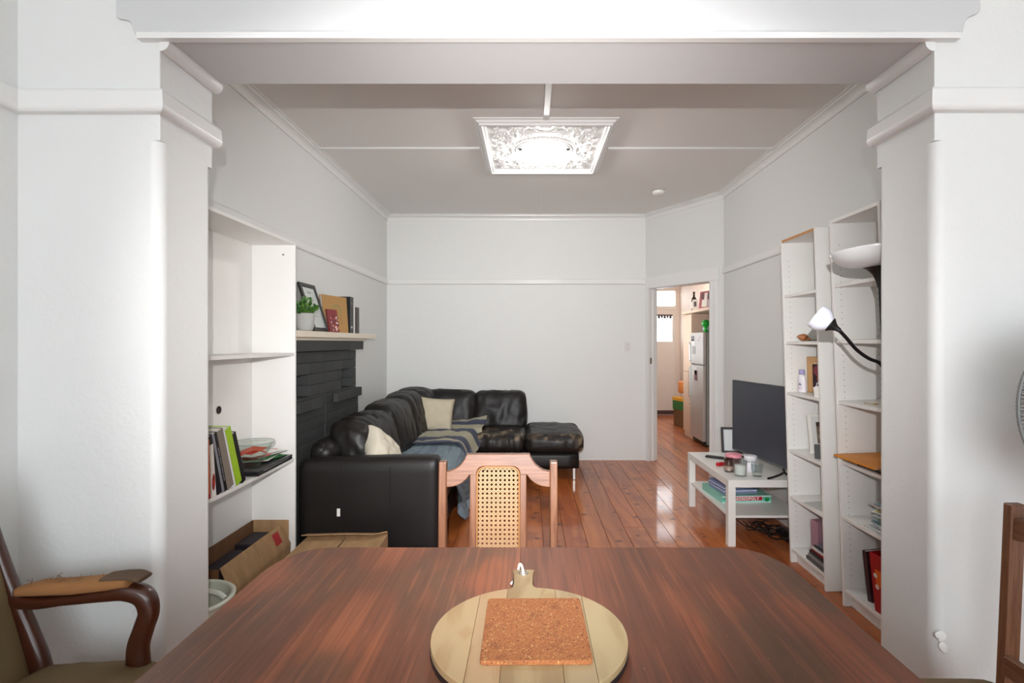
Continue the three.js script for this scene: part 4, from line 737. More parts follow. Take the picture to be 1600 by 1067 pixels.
// ---------- coffee table, television and what stands there ----------
const CT = 0.45;
{
  const t = thing('coffee_table', 'white low square legged table with a lower shelf, standing under the television', 'coffee table', [1.62, 0, -4.0]);
  const X0 = 1.345 - 1.62, X1 = 1.895 - 1.62, Z0 = -3.545 + 4.0, Z1 = -4.455 + 4.0, wl = M('#e3e2dd', 0.3);
  pmesh('table_top', R(X0, X1, CT - 0.05, CT, Z1, Z0, 0.002), wl, t);
  for (const x of [X0, X1 - 0.05]) for (const z of [Z0 - 0.05, Z1]) pmesh('leg', R(x, x + 0.05, 0, CT - 0.05, z, z + 0.05, 0.002), wl, t);
  pmesh('lower_shelf', R(X0 + 0.012, X1 - 0.012, 0.190, 0.207, Z1 + 0.012, Z0 - 0.012, 0.002), wl, t);
  // television, turned a little towards the room's middle
  const a = [1.627, -4.20], b = [1.744, -3.36], w = Math.hypot(b[0] - a[0], b[1] - a[1]), turn = Math.atan2(-(b[1] - a[1]), b[0] - a[0]);
  const tv = thing('television', 'big flat television with a dark blank screen on the white low table', 'television', [a[0], CT, a[1]], turn);
  // local x runs from the far edge to the near one; the screen looks along +z
  const y0 = 0.078, y1 = 0.632;
  pmesh('casing', [RB(w, y1 - y0, 0.022, w / 2, (y0 + y1) / 2, -0.013, 0.004), RB(w * 0.6, 0.26, 0.03, w / 2, 0.24, -0.035, 0.01)], black, tv);
  pmesh('screen', RB(w - 0.016, y1 - y0 - 0.026, 0.003, w / 2, (y0 + y1) / 2 + 0.005, -0.0012, 0.001), M('#41434b', 0.36, { specularIntensity: 0.8 }), tv);
  pmesh('bezel', [RB(w, 0.016, 0.006, w / 2, y0 + 0.008, -0.001, 0.002), RB(w, 0.005, 0.006, w / 2, y1 - 0.0025, -0.001, 0.001), RB(0.005, y1 - y0, 0.006, 0.0025, (y0 + y1) / 2, -0.001, 0.001), RB(0.005, y1 - y0, 0.006, w - 0.0025, (y0 + y1) / 2, -0.001, 0.001)], M('#6b6d71', 0.3, { metalness: 0.6 }), tv);
  for (const x of [0.07, w - 0.20]) pmesh('foot', [Tube([[x, y0 + 0.01, -0.012], [x, 0.05, -0.008], [x - 0.01, 0.014, 0.07], [x - 0.012, 0.0085, 0.10]], 0.0075, 20, 8), Tube([[x, y0 + 0.01, -0.012], [x, 0.05, -0.014], [x + 0.01, 0.014, -0.08], [x + 0.012, 0.0085, -0.095]], 0.0075, 20, 8)], blackGloss, tv);
  const put = (x, z, dy = 0) => [x, CT + dy, z];
  {
    const r = thing('remote_control', 'small black remote control lying on the white low table', 'remote', put(1.492, -4.22), 0.95);
    pmesh('body', RB(0.042, 0.017, 0.145, 0, 0.0085, 0, 0.007, 3), black, r);
    const bt = []; for (let i = 0; i < 6; i++) for (let k = -1; k <= 1; k++) bt.push(RB(0.007, 0.003, 0.008, k * 0.011, 0.0175, -0.055 + i * 0.019, 0.001)); pmesh('buttons', bt, M('#4b4d50', 0.6), r);
    const l = thing('lighter', 'small bright red plastic block beside the remote and candle jars', 'lighter', put(1.440, -3.96), 0.5);
    pmesh('body', RB(0.062, 0.026, 0.030, 0, 0.013, 0, 0.005), M('#b5121c', 0.3), l); pmesh('cap', RB(0.014, 0.022, 0.026, 0.037, 0.013, 0, 0.003), M('#8d0e16', 0.3), l);
    const wax = M('#efece4', 0.6);
    const jar = (label, x, z, r0, r1, h, fill, tint) => {
      const j = thing('candle_jar', label, 'candle', put(x, z), 0, 'candle jars on the low table');
      pmesh('glass', Lathe([[0, 0], [r0 * 0.92, 0], [r0, 0.006], [r1, h], [r1 - 0.0025, h], [r0 - 0.004, 0.010], [0, 0.010]], 0, 0, 0, 40), tint || glass, j);
      if (fill) pmesh('wax', Lathe([[0, 0.0105], [r0 - 0.005, 0.0105], [lerp(r0, r1, fill) - 0.006, h * fill], [0, h * fill - 0.002]], 0, 0, 0, 32), wax, j);
      return j;
    };
    jar('smoky glass candle jar low on white wax, next to the red block', 1.436, -3.775, 0.034, 0.036, 0.098, 0.38, new THREE.MeshPhysicalMaterial({ color: '#e9e2df', roughness: 0.05, transmission: 1, thickness: 0 }));
    jar('front clear glass candle jar nearly full of white wax', 1.474, -3.665, 0.042, 0.045, 0.104, 0.72);
    const p = jar('wide smoky glass jar with a pink lid', 1.508, -3.875, 0.054, 0.056, 0.084, 0.5, new THREE.MeshPhysicalMaterial({ color: '#e4d6d6', roughness: 0.05, transmission: 1, thickness: 0 }));
    pmesh('lid', Lathe([[0, 0.084], [0.057, 0.084], [0.058, 0.088], [0.058, 0.104], [0.054, 0.110], [0, 0.112]], 0, 0, 0, 40), M('#e2929f', 0.45), p);
    const c = thing('candle', 'tall plain white cylinder candle at the back of the jars', 'candle', put(1.602, -3.80));
    pmesh('wax_body', Lathe([[0, 0], [0.040, 0], [0.040, 0.068], [0, 0.07]], 0, 0, 0, 36), M('#eceaf0', 0.5), c); pmesh('lid', Lathe([[0, 0.072], [0.045, 0.070], [0.045, 0.108], [0.041, 0.113], [0, 0.113]], 0, 0, 0, 36), M('#e6e6ea', 0.4), c);
    jar('small clear glass tumbler with a little wax, before the white cylinder candle', 1.586, -3.652, 0.032, 0.041, 0.088, 0.2);
    const f = thing('picture_frame', 'black picture frame standing half hidden behind the far end of the television', 'picture frame', put(1.712, -4.415), -0.55);
    f.rotation.x = -0.13;
    const fr = shapeOf([[-0.085, 0], [0.085, 0], [0.085, 0.215], [-0.085, 0.215]]), hl = new THREE.Path(); hl.moveTo(-0.066, 0.019); hl.lineTo(0.066, 0.019); hl.lineTo(0.066, 0.196); hl.lineTo(-0.066, 0.196); hl.closePath(); fr.holes.push(hl);
    pmesh('frame', Ext(fr, 0.018, 0.002), black, f); pmesh('mount', R(-0.067, 0.067, 0.018, 0.197, 0.004, 0.007, 0), M('#cfd2d4', 0.3), f); pmesh('back', R(-0.08, 0.08, 0.005, 0.21, -0.004, 0.001, 0), M('#5a4a3c', 0.8), f);
  }
  // lower shelf
  const g = thing('board_game_box', 'flat green and white board game box with a red title band on the lower shelf', 'board game', [1.578, 0.207, -4.02], 0.06);
  const band = canvasTex(512, 80, (c, W, HH) => { c.fillStyle = '#5fae98'; c.fillRect(0, 0, W, HH); c.fillStyle = '#dfe9e2'; c.fillRect(0, 0, W, 12); c.fillRect(0, HH - 12, W, 12); c.fillStyle = '#7fd3c6'; c.fillRect(0, 52, W, 20); c.fillStyle = '#b01f2e'; c.fillRect(90, 8, 330, 48); c.strokeStyle = '#ffffff'; c.lineWidth = 3; c.strokeRect(90, 8, 330, 48); c.fillStyle = '#f4f1ec'; c.font = 'bold 46px sans-serif'; c.textAlign = 'center'; c.textBaseline = 'middle'; c.fillText('MONOPOLY', 255, 33, 310); c.fillStyle = '#12863f'; c.beginPath(); c.arc(468, 46, 24, 0, 7); c.fill(); });
  pmesh('box', RB(0.37, 0.052, 0.37, 0, 0.026, 0, 0.002), M('#86bfae', 0.5), g);
  pmesh('title_band', new THREE.PlaneGeometry(0.368, 0.05).translate(0, 0.026, 0.1856), M('#ffffff', 0.45, { map: band }), g);
  const n = thing('magazine_pile', 'few folded blue and white magazines lying on top of the board game box', 'magazines', [1.555, 0.259, -4.02], 0.12);
  for (const [i, c] of ['#8b93b8', '#d6d9e6', '#6f7aa8', '#b9c0da', '#7d86b4'].entries()) pmesh('magazine', RB(0.26, 0.010, 0.25, rr(-0.006, 0.01), 0.006 + i * 0.0115, rr(-0.006, 0.01), 0.003).rotateY(rr(-0.05, 0.05)), M(c, 0.5), n);
  const cp = []; for (let k = 0; k < 7; k++) { const cx = 1.66 + 0.03 * k, cz = -3.95 + 0.075 * k, pts = []; for (let i = 0; i < 9; i++) { const a = i * 1.15 + k; pts.push([cx - 1.8 + Math.cos(a) * rr(0.05, 0.11) * 1.0, 0.006 + 0.055 * rnd() + k * 0.002, cz + 3.7 + Math.sin(a) * rr(0.08, 0.15)]); } cp.push(Tube(pts, rr(0.0035, 0.005), 90, 6)); }
  const cab = thing('cable_tangle', 'tangle of black power cables on the floorboards under the low table', 'cables', [1.80, 0, -3.7]);
  pmesh('cable', cp, M('#15100f', 0.5), cab);
  pmesh('power_board', RB(0.06, 0.035, 0.24, 0.02, 0.018, 0.0, 0.008), M('#1d1a19', 0.5), cab); pmesh('plug', RB(0.03, 0.03, 0.036, -0.02, 0.018, 0.20, 0.008), metal, cab);
}
// ---------- in the two narrow bookcases ----------
{
  // z of the unit's local frame runs from its far side (0) to its near side
  const shelfThing = (unit, name, label, cat, x, y, z, turn = 0) => { const t = thing(name, label, cat, onShelf(unit, x, y + 0.0008, z), 0); t.rotation.set(0, turn, unit.rotation.z, 'ZYX'); return t; };
  const F = bookcaseFar, N = bookcaseNear;
  // far unit
  const sh = shelfThing(F, 'seashell', 'brown seashell lying on a bookcase shelf above the lotion bottle', 'shell', 0.07, 1.386, 0.115);
  pmesh('shell_body', Lathe([[0, -0.030], [0.010, -0.026], [0.020, -0.010], [0.023, 0.004], [0.017, 0.014], [0.018, 0.018], [0.011, 0.026], [0.012, 0.029], [0.005, 0.037], [0, 0.046]], 0, 0, 0, 24).rotateZ(1.35).translate(0, 0.022, 0), M('#a9683c', 0.45), sh);
  pmesh('shell_lip', new THREE.SphereGeometry(0.018, 16, 12).scale(1, 0.55, 0.7).translate(0.020, 0.011, 0.012), M('#c98d5e', 0.4), sh);
  const cord = mesh('cord', Tube([[0, 0.003, -0.10], [0.02, 0.005, -0.04], [0.01, 0.004, 0.03], [0.03, 0.012, 0.09], [0.02, 0.004, 0.12]], 0.0028, 40, 6), M('#5a534b', 0.7)); tag(cord, 'thin dark cord lying on the shelf beside the seashell', 'cord'); cord.position.set(...onShelf(F, 0.07, 1.387, 0.26)); cord.rotation.z = F.rotation.z;
  const bt = shelfThing(F, 'lotion_bottle', 'white lotion bottle with a lilac cap and a blue letter on its label', 'bottle', 0.062, 1.071, 0.095, -1.2);
  const bl = canvasTex(128, 256, (c) => { c.fillStyle = '#e9e6ec'; c.fillRect(0, 0, 128, 256); c.fillStyle = '#33406b'; c.font = 'bold 92px sans-serif'; c.textAlign = 'center'; c.fillText('A', 64, 120); c.fillStyle = '#d9a7b8'; c.fillRect(24, 170, 80, 16); c.fillRect(24, 200, 60, 10); });
  pmesh('bottle_body', Lathe([[0, 0], [0.024, 0], [0.027, 0.006], [0.027, 0.070], [0.022, 0.098], [0.017, 0.112], [0, 0.113]], 0, 0, 0, 32).scale(1, 1, 0.75), M('#ece9ee', 0.3), bt);
  pmesh('label', new THREE.CylinderGeometry(0.0273, 0.0273, 0.062, 24, 1, true, -0.9, 1.8).scale(1, 1, 0.75).translate(0, 0.042, 0), M('#ffffff', 0.4, { map: bl }), bt);
  pmesh('cap', Lathe([[0, 0.113], [0.018, 0.113], [0.0185, 0.118], [0.0175, 0.140], [0, 0.141]], 0, 0, 0, 28).scale(1, 1, 0.8), M('#a79fd0', 0.4), bt);
  const wb = shelfThing(F, 'wooden_box', 'upright plain tan wooden box behind the lotion bottle', 'box', 0.135, 1.071, 0.160, -1.5);
  const boxWood = M('#c99d68', 0.5, { map: null });
  pmesh('box_body', RB(0.20, 0.218, 0.035, 0, 0.109, 0, 0.003), boxWood, wb); pmesh('side_strip', RB(0.030, 0.185, 0.014, 0.005, 0.0925, 0.0245, 0.002), M('#dcc09a', 0.6), wb);
  const cv = canvasTex(128, 192, (c) => { c.fillStyle = '#2c1a22'; c.fillRect(0, 0, 128, 192); for (const [x, y, r, q] of [[40, 40, 34, '#7d3a40'], [90, 50, 26, '#b0705a'], [60, 90, 30, '#8d4a2e'], [100, 110, 26, '#5a2430'], [30, 120, 20, '#402038']]) { c.fillStyle = q; c.beginPath(); c.arc(x, y, r, 0, 7); c.fill(); } c.strokeStyle = '#c9c6d0'; c.lineWidth = 9; c.beginPath(); c.arc(44, 130, 16, 0, 7); c.stroke(); c.fillStyle = '#cfcbd2'; c.fillRect(40, 164, 70, 16); });
  const bk = shelfThing(F, 'book', 'dark red book with a patterned cover against the tan wooden box', 'book', 0.078, 1.071, 0.290, -1.35);
  pmesh('cover', RB(0.13, 0.180, 0.016, 0, 0.090, 0, 0.001), M('#3a1f26', 0.5), bk); pmesh('cover_print', new THREE.PlaneGeometry(0.128, 0.178).translate(0, 0.090, 0.0084), M('#ffffff', 0.4, { map: cv }), bk);
  const cd = shelfThing(F, 'card', 'small folded white card at the shelf edge before the dark red book', 'card', 0.030, 1.071, 0.345, -0.9);
  pmesh('leaf', RB(0.050, 0.060, 0.0012, 0, 0.030, 0, 0.0005), paper, cd); pmesh('leaf', RB(0.050, 0.060, 0.0012, 0, 0.030, 0.012, 0.0005).rotateX(0.2), paper, cd);
  const pf = shelfThing(F, 'photo_frame', 'white photo frame with a small family snapshot on a bookcase shelf', 'photo frame', 0.150, 0.71, 0.155, 0.06);
  pf.rotateX(-0.12);
  const ph = canvasTex(96, 128, (c) => { c.fillStyle = '#7a6a5c'; c.fillRect(0, 0, 96, 128); c.fillStyle = '#4b3f38'; c.fillRect(0, 0, 96, 26); for (const [x, y, r, q] of [[34, 52, 18, '#b99480'], [62, 46, 14, '#8d7062'], [30, 88, 22, '#a79a92'], [70, 84, 22, '#55504c'], [52, 112, 26, '#8e8a88']]) { c.fillStyle = q; c.beginPath(); c.arc(x, y, r, 0, 7); c.fill(); } });
  { const s = shapeOf([[-0.088, 0], [0.088, 0], [0.088, 0.235], [-0.088, 0.235]]), h = new THREE.Path(); h.moveTo(-0.070, 0.018); h.lineTo(0.070, 0.018); h.lineTo(0.070, 0.217); h.lineTo(-0.070, 0.217); h.closePath(); s.holes.push(h); pmesh('frame', Ext(s, 0.020, 0.003), whitePlastic, pf); pmesh('mount', R(-0.071, 0.071, 0.017, 0.218, 0.004, 0.008, 0), M('#dcdcd8', 0.6), pf); pmesh('photo', new THREE.PlaneGeometry(0.088, 0.128).translate(0.006, 0.122, 0.0085), M('#ffffff', 0.3, { map: ph }), pf); }
  const kf = shelfThing(F, 'tablet_stand', 'small black easel frame leaning at the shelf edge before the white photo frame', 'frame', 0.062, 0.71, 0.318, -0.5);
  kf.rotateX(-0.35);
  pmesh('panel', RB(0.10, 0.082, 0.007, 0, 0.043, 0, 0.002), black, kf); pmesh('prop', RB(0.03, 0.07, 0.004, 0, 0.035, -0.022, 0.001).rotateX(0.3), M('#5a1f1f', 0.5), kf);
  const mg = shelfThing(F, 'magazine', 'single pale magazine lying flat on a shelf above the pink box', 'magazine', 0.105, 0.421, 0.275, 0.1);
  pmesh('pages', RB(0.20, 0.006, 0.20, 0, 0.003, 0, 0.001), paper, mg); pmesh('cover', RB(0.201, 0.001, 0.201, 0, 0.0066, 0, 0.0003), M('#b9bcb8', 0.35), mg);
  const pk = shelfThing(F, 'gift_box', 'tall narrow pink and mauve box standing on the bottom shelf', 'box', 0.100, 0.092, 0.205, 0.2);
  pmesh('box_body', RB(0.115, 0.235, 0.055, 0, 0.1175, 0, 0.002), M('#a07a86', 0.6), pk); pmesh('front_panel', RB(0.07, 0.16, 0.002, 0.008, 0.105, 0.0280, 0.0005), M('#8f7398', 0.6), pk);
  const bb = shelfThing(F, 'box_file', 'black box file standing beside the pink box', 'box file', 0.135, 0.092, 0.325, 0.1);
  pmesh('file_body', RB(0.20, 0.24, 0.06, 0, 0.12, 0, 0.003), M('#1c1b1c', 0.6), bb); pmesh('label', RB(0.002, 0.05, 0.03, -0.1005, 0.15, 0, 0.0005), M('#5a5a5c', 0.6), bb);
  let yy = 0; for (const [i, [c, h, w, l, dx]] of [['#5b5a5c', 0.020, 0.16, 0.20, 0], ['#8d8a86', 0.014, 0.155, 0.19, 0.006], ['#2b2a30', 0.018, 0.15, 0.19, 0.012], ['#a01f2a', 0.016, 0.15, 0.18, 0.02], ['#d9d6d0', 0.008, 0.15, 0.18, 0.016], ['#1e2230', 0.016, 0.14, 0.18, 0.024], ['#6f7480', 0.012, 0.14, 0.17, 0.03]].entries()) {
    const d = shelfThing(F, 'book', ['grey glossy book, bottom of the small stack before the pink box', 'light grey book, second from the bottom of the small stack', 'black book, third up in the small stack', 'red book in the middle of the small stack', 'thin white book lying on the red one', 'navy book near the top of the small stack', 'slate grey book, topmost of the small stack'][i], 'book', 0.088 + dx, 0.092 + yy, 0.280, rr(-0.08, 0.08));
    d.userData.group = 'books stacked on the bottom shelf';
    pmesh('pages', RB(w - 0.006, h - 0.004, l - 0.006, 0.002, h / 2, 0, 0.0005), paper, d); pmesh('cover', [RB(w, 0.002, l, 0, 0.001, 0, 0.0005), RB(w, 0.002, l, 0, h - 0.001, 0, 0.0005), RB(0.002, h, l, -w / 2 + 0.001, h / 2, 0, 0.0005)], M(c, 0.35), d);
    yy += h + 0.0008;
  }
  bb.position.x += 0.03;
  // near unit
  const key = shelfThing(N, 'key', 'small brass key lying on a shelf of the near bookcase', 'key', 0.06, 1.077, 0.20, 0.4);
  pmesh('bow', new THREE.TorusGeometry(0.010, 0.0025, 8, 20).rotateX(Math.PI / 2).translate(0, 0.003, 0.02), M('#b79b57', 0.3, { metalness: 0.8 }), key); pmesh('blade', RB(0.006, 0.003, 0.045, 0, 0.003, -0.014, 0.001), M('#b79b57', 0.3, { metalness: 0.8 }), key);
  const bp = shelfThing(N, 'book', 'thick black paperback lying under the orange folder', 'book', 0.10, 0.765, 0.24, 0.03);
  const sp = canvasTex(256, 32, (c) => { c.fillStyle = '#1b1a1c'; c.fillRect(0, 0, 256, 32); c.fillStyle = '#8d8f92'; for (let i = 0; i < 22; i++) c.fillRect(14 + i * 10 + (i > 8 ? 14 : 0), 12, 6, 8); });
  pmesh('pages', RB(0.155, 0.020, 0.20, 0.002, 0.0125, 0, 0.001), paper, bp); pmesh('cover', [RB(0.16, 0.002, 0.21, 0, 0.001, 0, 0.0005), RB(0.16, 0.002, 0.21, 0, 0.024, 0, 0.0005), RB(0.003, 0.025, 0.21, -0.0785, 0.0125, 0, 0.001)], M('#1b1a1c', 0.45), bp); pmesh('spine_print', new THREE.PlaneGeometry(0.20, 0.022).rotateY(-Math.PI / 2).translate(-0.0803, 0.0125, 0), M('#ffffff', 0.45, { map: sp }), bp);
  const of = shelfThing(N, 'folder', 'bright orange folder jutting over the shelf edge of the near bookcase', 'folder', 0.085, 0.7905, 0.185, 0.02);
  pmesh('cover', [RB(0.235, 0.002, 0.315, 0, 0.002, 0, 0.001), RB(0.235, 0.002, 0.315, 0, 0.010, 0, 0.001), RB(0.003, 0.010, 0.315, -0.116, 0.006, 0, 0.001)], M('#d98a2b', 0.5), of); pmesh('sheets', RB(0.225, 0.006, 0.30, 0.003, 0.006, 0, 0.001), paper, of);
  let py = 0; const pile = shelfThing(N, 'paper_pile', 'untidy pile of loose papers and envelopes on the near bookcase', 'papers', 0.125, 0.475, 0.27, 0);
  for (let i = 0; i < 16; i++) { const c = ['#dfe0dc', '#c9cfd2', '#8fa8b0', '#b9c48a', '#e6e6e2', '#6f8f92', '#d6cf98', '#b9bcc0', '#e3e1dc', '#7c8a78', '#d8dadb', '#c6b8b4', '#9db4c4', '#e4e4e0', '#dfe3e6', '#f0efec'][(i * 7) % 16], k = i / 15; pmesh('sheet', sheet(6, 6, (u, v) => [(u - 0.5) * 0.17 * (1 - 0.25 * k), py + 0.004 + 0.012 * (1 - Math.abs(2 * u - 1)) * k * (1 + v), (v - 0.5) * 0.19 * (1 - 0.2 * k)], 0.0035).rotateY(rr(-0.35, 0.35)).translate(rr(-0.02, 0.02), 0, rr(-0.01, 0.012)), M(c, 0.7), pile); py += 0.0084; }
  const rb = shelfThing(N, 'notebook', 'dark red notebook at the shelf edge before the pile of papers', 'notebook', 0.060, 0.475, 0.352, 0.05);
  pmesh('cover', RB(0.090, 0.115, 0.014, 0, 0.0575, 0, 0.002), M('#6d1f1f', 0.5), rb); pmesh('pages', RB(0.088, 0.111, 0.010, -0.002, 0.0575, 0.0, 0.001), paper, rb);
  const db = shelfThing(N, 'book', 'maroon black hardback leaning beside the red magazine holder', 'book', 0.115, 0.094, 0.155, 0.1);
  db.rotateX(-0.10);
  pmesh('cover', [RB(0.15, 0.245, 0.003, 0, 0.1225, -0.012, 0.001), RB(0.15, 0.245, 0.003, 0, 0.1225, 0.012, 0.001), RB(0.003, 0.245, 0.026, -0.0745, 0.1225, 0, 0.001)], M('#311820', 0.4), db); pmesh('pages', RB(0.142, 0.238, 0.021, 0.002, 0.1225, 0, 0.001), paper, db);
  const hold = shelfThing(N, 'magazine_holder', 'glossy red plastic holder with an orange label on the bottom shelf', 'magazine holder', 0.105, 0.094, 0.285, 0.12);
  { const s = shapeOf([[-0.085, 0], [0.085, 0], [0.095, 0.285], [-0.105, 0.285]]); pmesh('holder_body', [Ext(s, 0.003).translate(0, 0, -0.05), Ext(s, 0.003).translate(0, 0, 0.047), R(-0.085, 0.085, 0, 0.003, -0.05, 0.05, 0), Ext(shapeOf([[-0.087, 0], [-0.083, 0], [-0.103, 0.285], [-0.107, 0.285]]), 0.10).translate(0, 0, -0.05)], M('#a3131c', 0.3), hold);
    const lab = canvasTex(64, 128, (c) => { c.fillStyle = '#a3131c'; c.fillRect(0, 0, 64, 128); c.fillStyle = '#e0661f'; c.fillRect(14, 20, 50, 60); c.fillStyle = '#d9d2cc'; for (const [x, y] of [[14, 44], [18, 84], [44, 104]]) { c.beginPath(); c.arc(x, y, 9, 0, 7); c.fill(); } });
    pmesh('label', new THREE.PlaneGeometry(0.085, 0.17).rotateY(-Math.PI / 2).rotateZ(0.07).translate(-0.0995, 0.155, 0.0), M('#ffffff', 0.35, { map: lab }), hold); pmesh('papers', RB(0.14, 0.25, 0.07, 0, 0.128, 0, 0.002), M('#6b1218', 0.6), hold); }
}
// ---------- white shelving unit by the pier ----------
{
  const SY = 0.69, XF = -1.405;
  const spine = (name, label, c, o) => {                  // a book with its spine to the room, leaning; z0 = far foot, w thick
    const { z, w, h, d = 0.17, lean = 0.36, x = XF, print, pages = true, cover } = o;
    const t = thing(name, label, o.cat || 'book', [x, SY + 0.0005 + Math.sin(lean) * 0.0, z], 0); t.rotation.x = lean; t.userData.group = 'books leaning in a row on the low shelving unit';
    // local: spine at x=0, book runs to -d; thickness from z=-w (far) to 0 (near)
    pmesh('cover', [R(-d, 0, 0, h, -w, -w + 0.0025, 0.0008), R(-d, 0, 0, h, -0.0025, 0, 0.0008), R(-0.003, 0, 0, h, -w, 0, 0.0012)], M(c, 0.42), t);
    if (cover) pmesh('front_board', R(-d + 0.002, -0.004, 0.002, h - 0.002, -0.0005, 0.001, 0.0004), M(cover, 0.5), t);
    if (pages) pmesh('pages', R(-d + 0.004, -0.003, 0.003, h - 0.003, -w + 0.0025, -0.0025, 0.0006), M('#e4e1da', 0.8), t);
    if (print) pmesh('spine_print', new THREE.PlaneGeometry(h - 0.004, w - 0.003).rotateZ(-Math.PI / 2).rotateY(Math.PI / 2).translate(0.0004, h / 2, -w / 2), M('#ffffff', 0.4, { map: print }), t);
    return t;
  };
  const orangePrint = canvasTex(512, 72, (c, W, HH) => { c.fillStyle = '#d8692a'; c.fillRect(0, 0, W, HH); c.fillStyle = '#b8333c'; c.fillRect(470, 0, 42, HH); c.fillStyle = '#d94f35'; c.fillRect(0, 58, W, 14); c.fillStyle = '#2a150d'; c.font = 'bold 50px sans-serif'; c.textBaseline = 'middle'; c.fillText('BETTY JOY', 150, 34, 230); });
  const magPrint = canvasTex(256, 64, (c, W, HH) => { c.fillStyle = '#d9d4cc'; c.fillRect(0, 0, W, HH); c.fillStyle = '#a52a20'; c.beginPath(); c.ellipse(185, 32, 42, 26, 0.4, 0, 7); c.fill(); c.fillStyle = '#3a1612'; c.beginPath(); c.ellipse(166, 24, 14, 9, 1, 0, 7); c.fill(); c.ellipse(208, 44, 12, 8, 0, 0, 7); c.fill(); c.fillStyle = '#e8e6e2'; c.fillRect(226, 0, 30, HH); });
  const bwPrint = canvasTex(512, 32, (c, W, HH) => { c.fillStyle = '#161417'; c.fillRect(0, 0, W, HH); c.fillStyle = '#a9a7ac'; for (let i = 0; i < 34; i++) if (i % 9) c.fillRect(120 + i * 9, 11, 6, 10); });
  spine('book', 'orange book with black lettering on its spine, nearest the pier on the shelf', '#d8692a', { z: -2.266, w: 0.046, h: 0.265, lean: 0.03, print: orangePrint });
  spine('magazine', 'white magazine with red pictures squeezed beside the orange book', '#d9d4cc', { z: -2.327, w: 0.030, h: 0.24, lean: 0.10, print: magPrint, cat: 'magazine' });
  spine('book', 'tall black book leaning between the white magazine and the grey book', '#17141a', { z: -2.372, w: 0.030, h: 0.285, lean: 0.28 });
  spine('book', 'slim plain grey book in the leaning row', '#8b8b92', { z: -2.4035, w: 0.018, h: 0.29, lean: 0.285 });
  spine('book', 'slim black book with small white spine lettering in the leaning row', '#161417', { z: -2.4225, w: 0.022, h: 0.295, lean: 0.29, print: bwPrint, cover: '#161417' });
  spine('binder', 'thick plain taupe binder in the leaning row', '#857b70', { z: -2.446, w: 0.052, h: 0.298, d: 0.21, lean: 0.31, cat: 'binder' });
  spine('book', 'thin white book squeezed between the taupe binder and the lime green book', '#e2e0ea', { z: -2.503, w: 0.012, h: 0.302, d: 0.20, lean: 0.32 });
  spine('book', 'bright lime green book in the leaning row', '#9fc52a', { z: -2.518, w: 0.050, h: 0.298, d: 0.20, lean: 0.335 });
  spine('book', 'black hardback, last of the leaning row by the glass bowl', '#131114', { z: -2.573, w: 0.030, h: 0.27, lean: 0.34 });
  const lp = thing('laptop', 'closed black laptop lying on the shelf under the glass bowl', 'laptop', [-1.515, SY + 0.0005, -2.90], 0.03);
  pmesh('base', RB(0.235, 0.016, 0.42, 0, 0.008, 0, 0.005), M('#1a1a1c', 0.35), lp); pmesh('lid', RB(0.235, 0.010, 0.42, 0, 0.022, 0, 0.004), M('#242528', 0.28), lp); pmesh('hinge', RB(0.006, 0.004, 0.30, 0.117, 0.0165, 0, 0.001), metal, lp);
  const pp = thing('paper_stack', 'loose red, green and white papers piled on the laptop', 'papers', [-1.535, SY + 0.028, -2.985]);
  for (const [i, c] of ['#3f8a4c', '#e4e4e0', '#4f9a58', '#dfe0dd', '#c94a45', '#e9e8e4', '#d9605a', '#eceae6'].entries()) pmesh('sheet', sheet(5, 5, (u, v) => [(u - 0.5) * 0.15, i * 0.0048 + 0.006 * u * v, (v - 0.5) * 0.23], 0.003).rotateY(rr(-0.28, 0.28)).translate(rr(-0.012, 0.02), 0.002, rr(-0.02, 0.03)), M(c, 0.7), pp);
  const gb = thing('glass_bowl', 'clear conical glass bowl with orange red paper inside, on the laptop', 'bowl', [-1.478, SY + 0.0335, -2.80]);
  pmesh('bowl_wall', Lathe([[0, 0], [0.040, 0], [0.044, 0.004], [0.108, 0.122], [0.110, 0.126], [0.106, 0.126], [0.041, 0.010], [0, 0.008]], 0, 0, 0, 48), new THREE.MeshPhysicalMaterial({ color: '#f7faf8', roughness: 0.04, transmission: 1, thickness: 0, ior: 1.5 }), gb);
  pmesh('rim', new THREE.TorusGeometry(0.1085, 0.0022, 8, 60).rotateX(Math.PI / 2).translate(0, 0.126, 0), M('#9aa79f', 0.1), gb);
  const rp = mesh('folded_paper', [sheet(8, 8, (u, v) => [(u - 0.5) * 0.12, 0.055 + 0.02 * Math.sin(u * 3) + 0.016 * v, (v - 0.5) * 0.12], 0.006).rotateY(0.6), sheet(8, 8, (u, v) => [(u - 0.5) * 0.10, 0.072 + 0.018 * u, (v - 0.5) * 0.10], 0.004).rotateY(1.2)], M('#df5c44', 0.7)); tag(rp, 'crumpled orange red paper inside the glass bowl', 'paper'); rp.position.set(-1.478, SY + 0.0335, -2.80);
  // long carton on the bottom board
  const c = thing('cardboard_box', 'long open cardboard box with a red sticker, inside the low white shelving unit', 'box', [-1.53, 0.0855, -2.80]);
  const P = (x0, x1, y0, y1, z0, z1) => boxUV(R(x0 + 1.53, x1 + 1.53, y0 - 0.085, y1 - 0.085, z0 + 2.80, z1 + 2.80, 0.001));
  const quad = (a, b, d, e, th = 0.004) => boxUV(sheet(10, 6, (u, v) => [0, 1, 2].map((k) => lerp(lerp(a[k], b[k], u), lerp(e[k], d[k], u), v) + (k === 0 ? 1.53 : k === 1 ? -0.085 : 2.80)), th));
  pmesh('base', P(-1.645, -1.425, 0.086, 0.090, -3.12, -2.49), card, c);
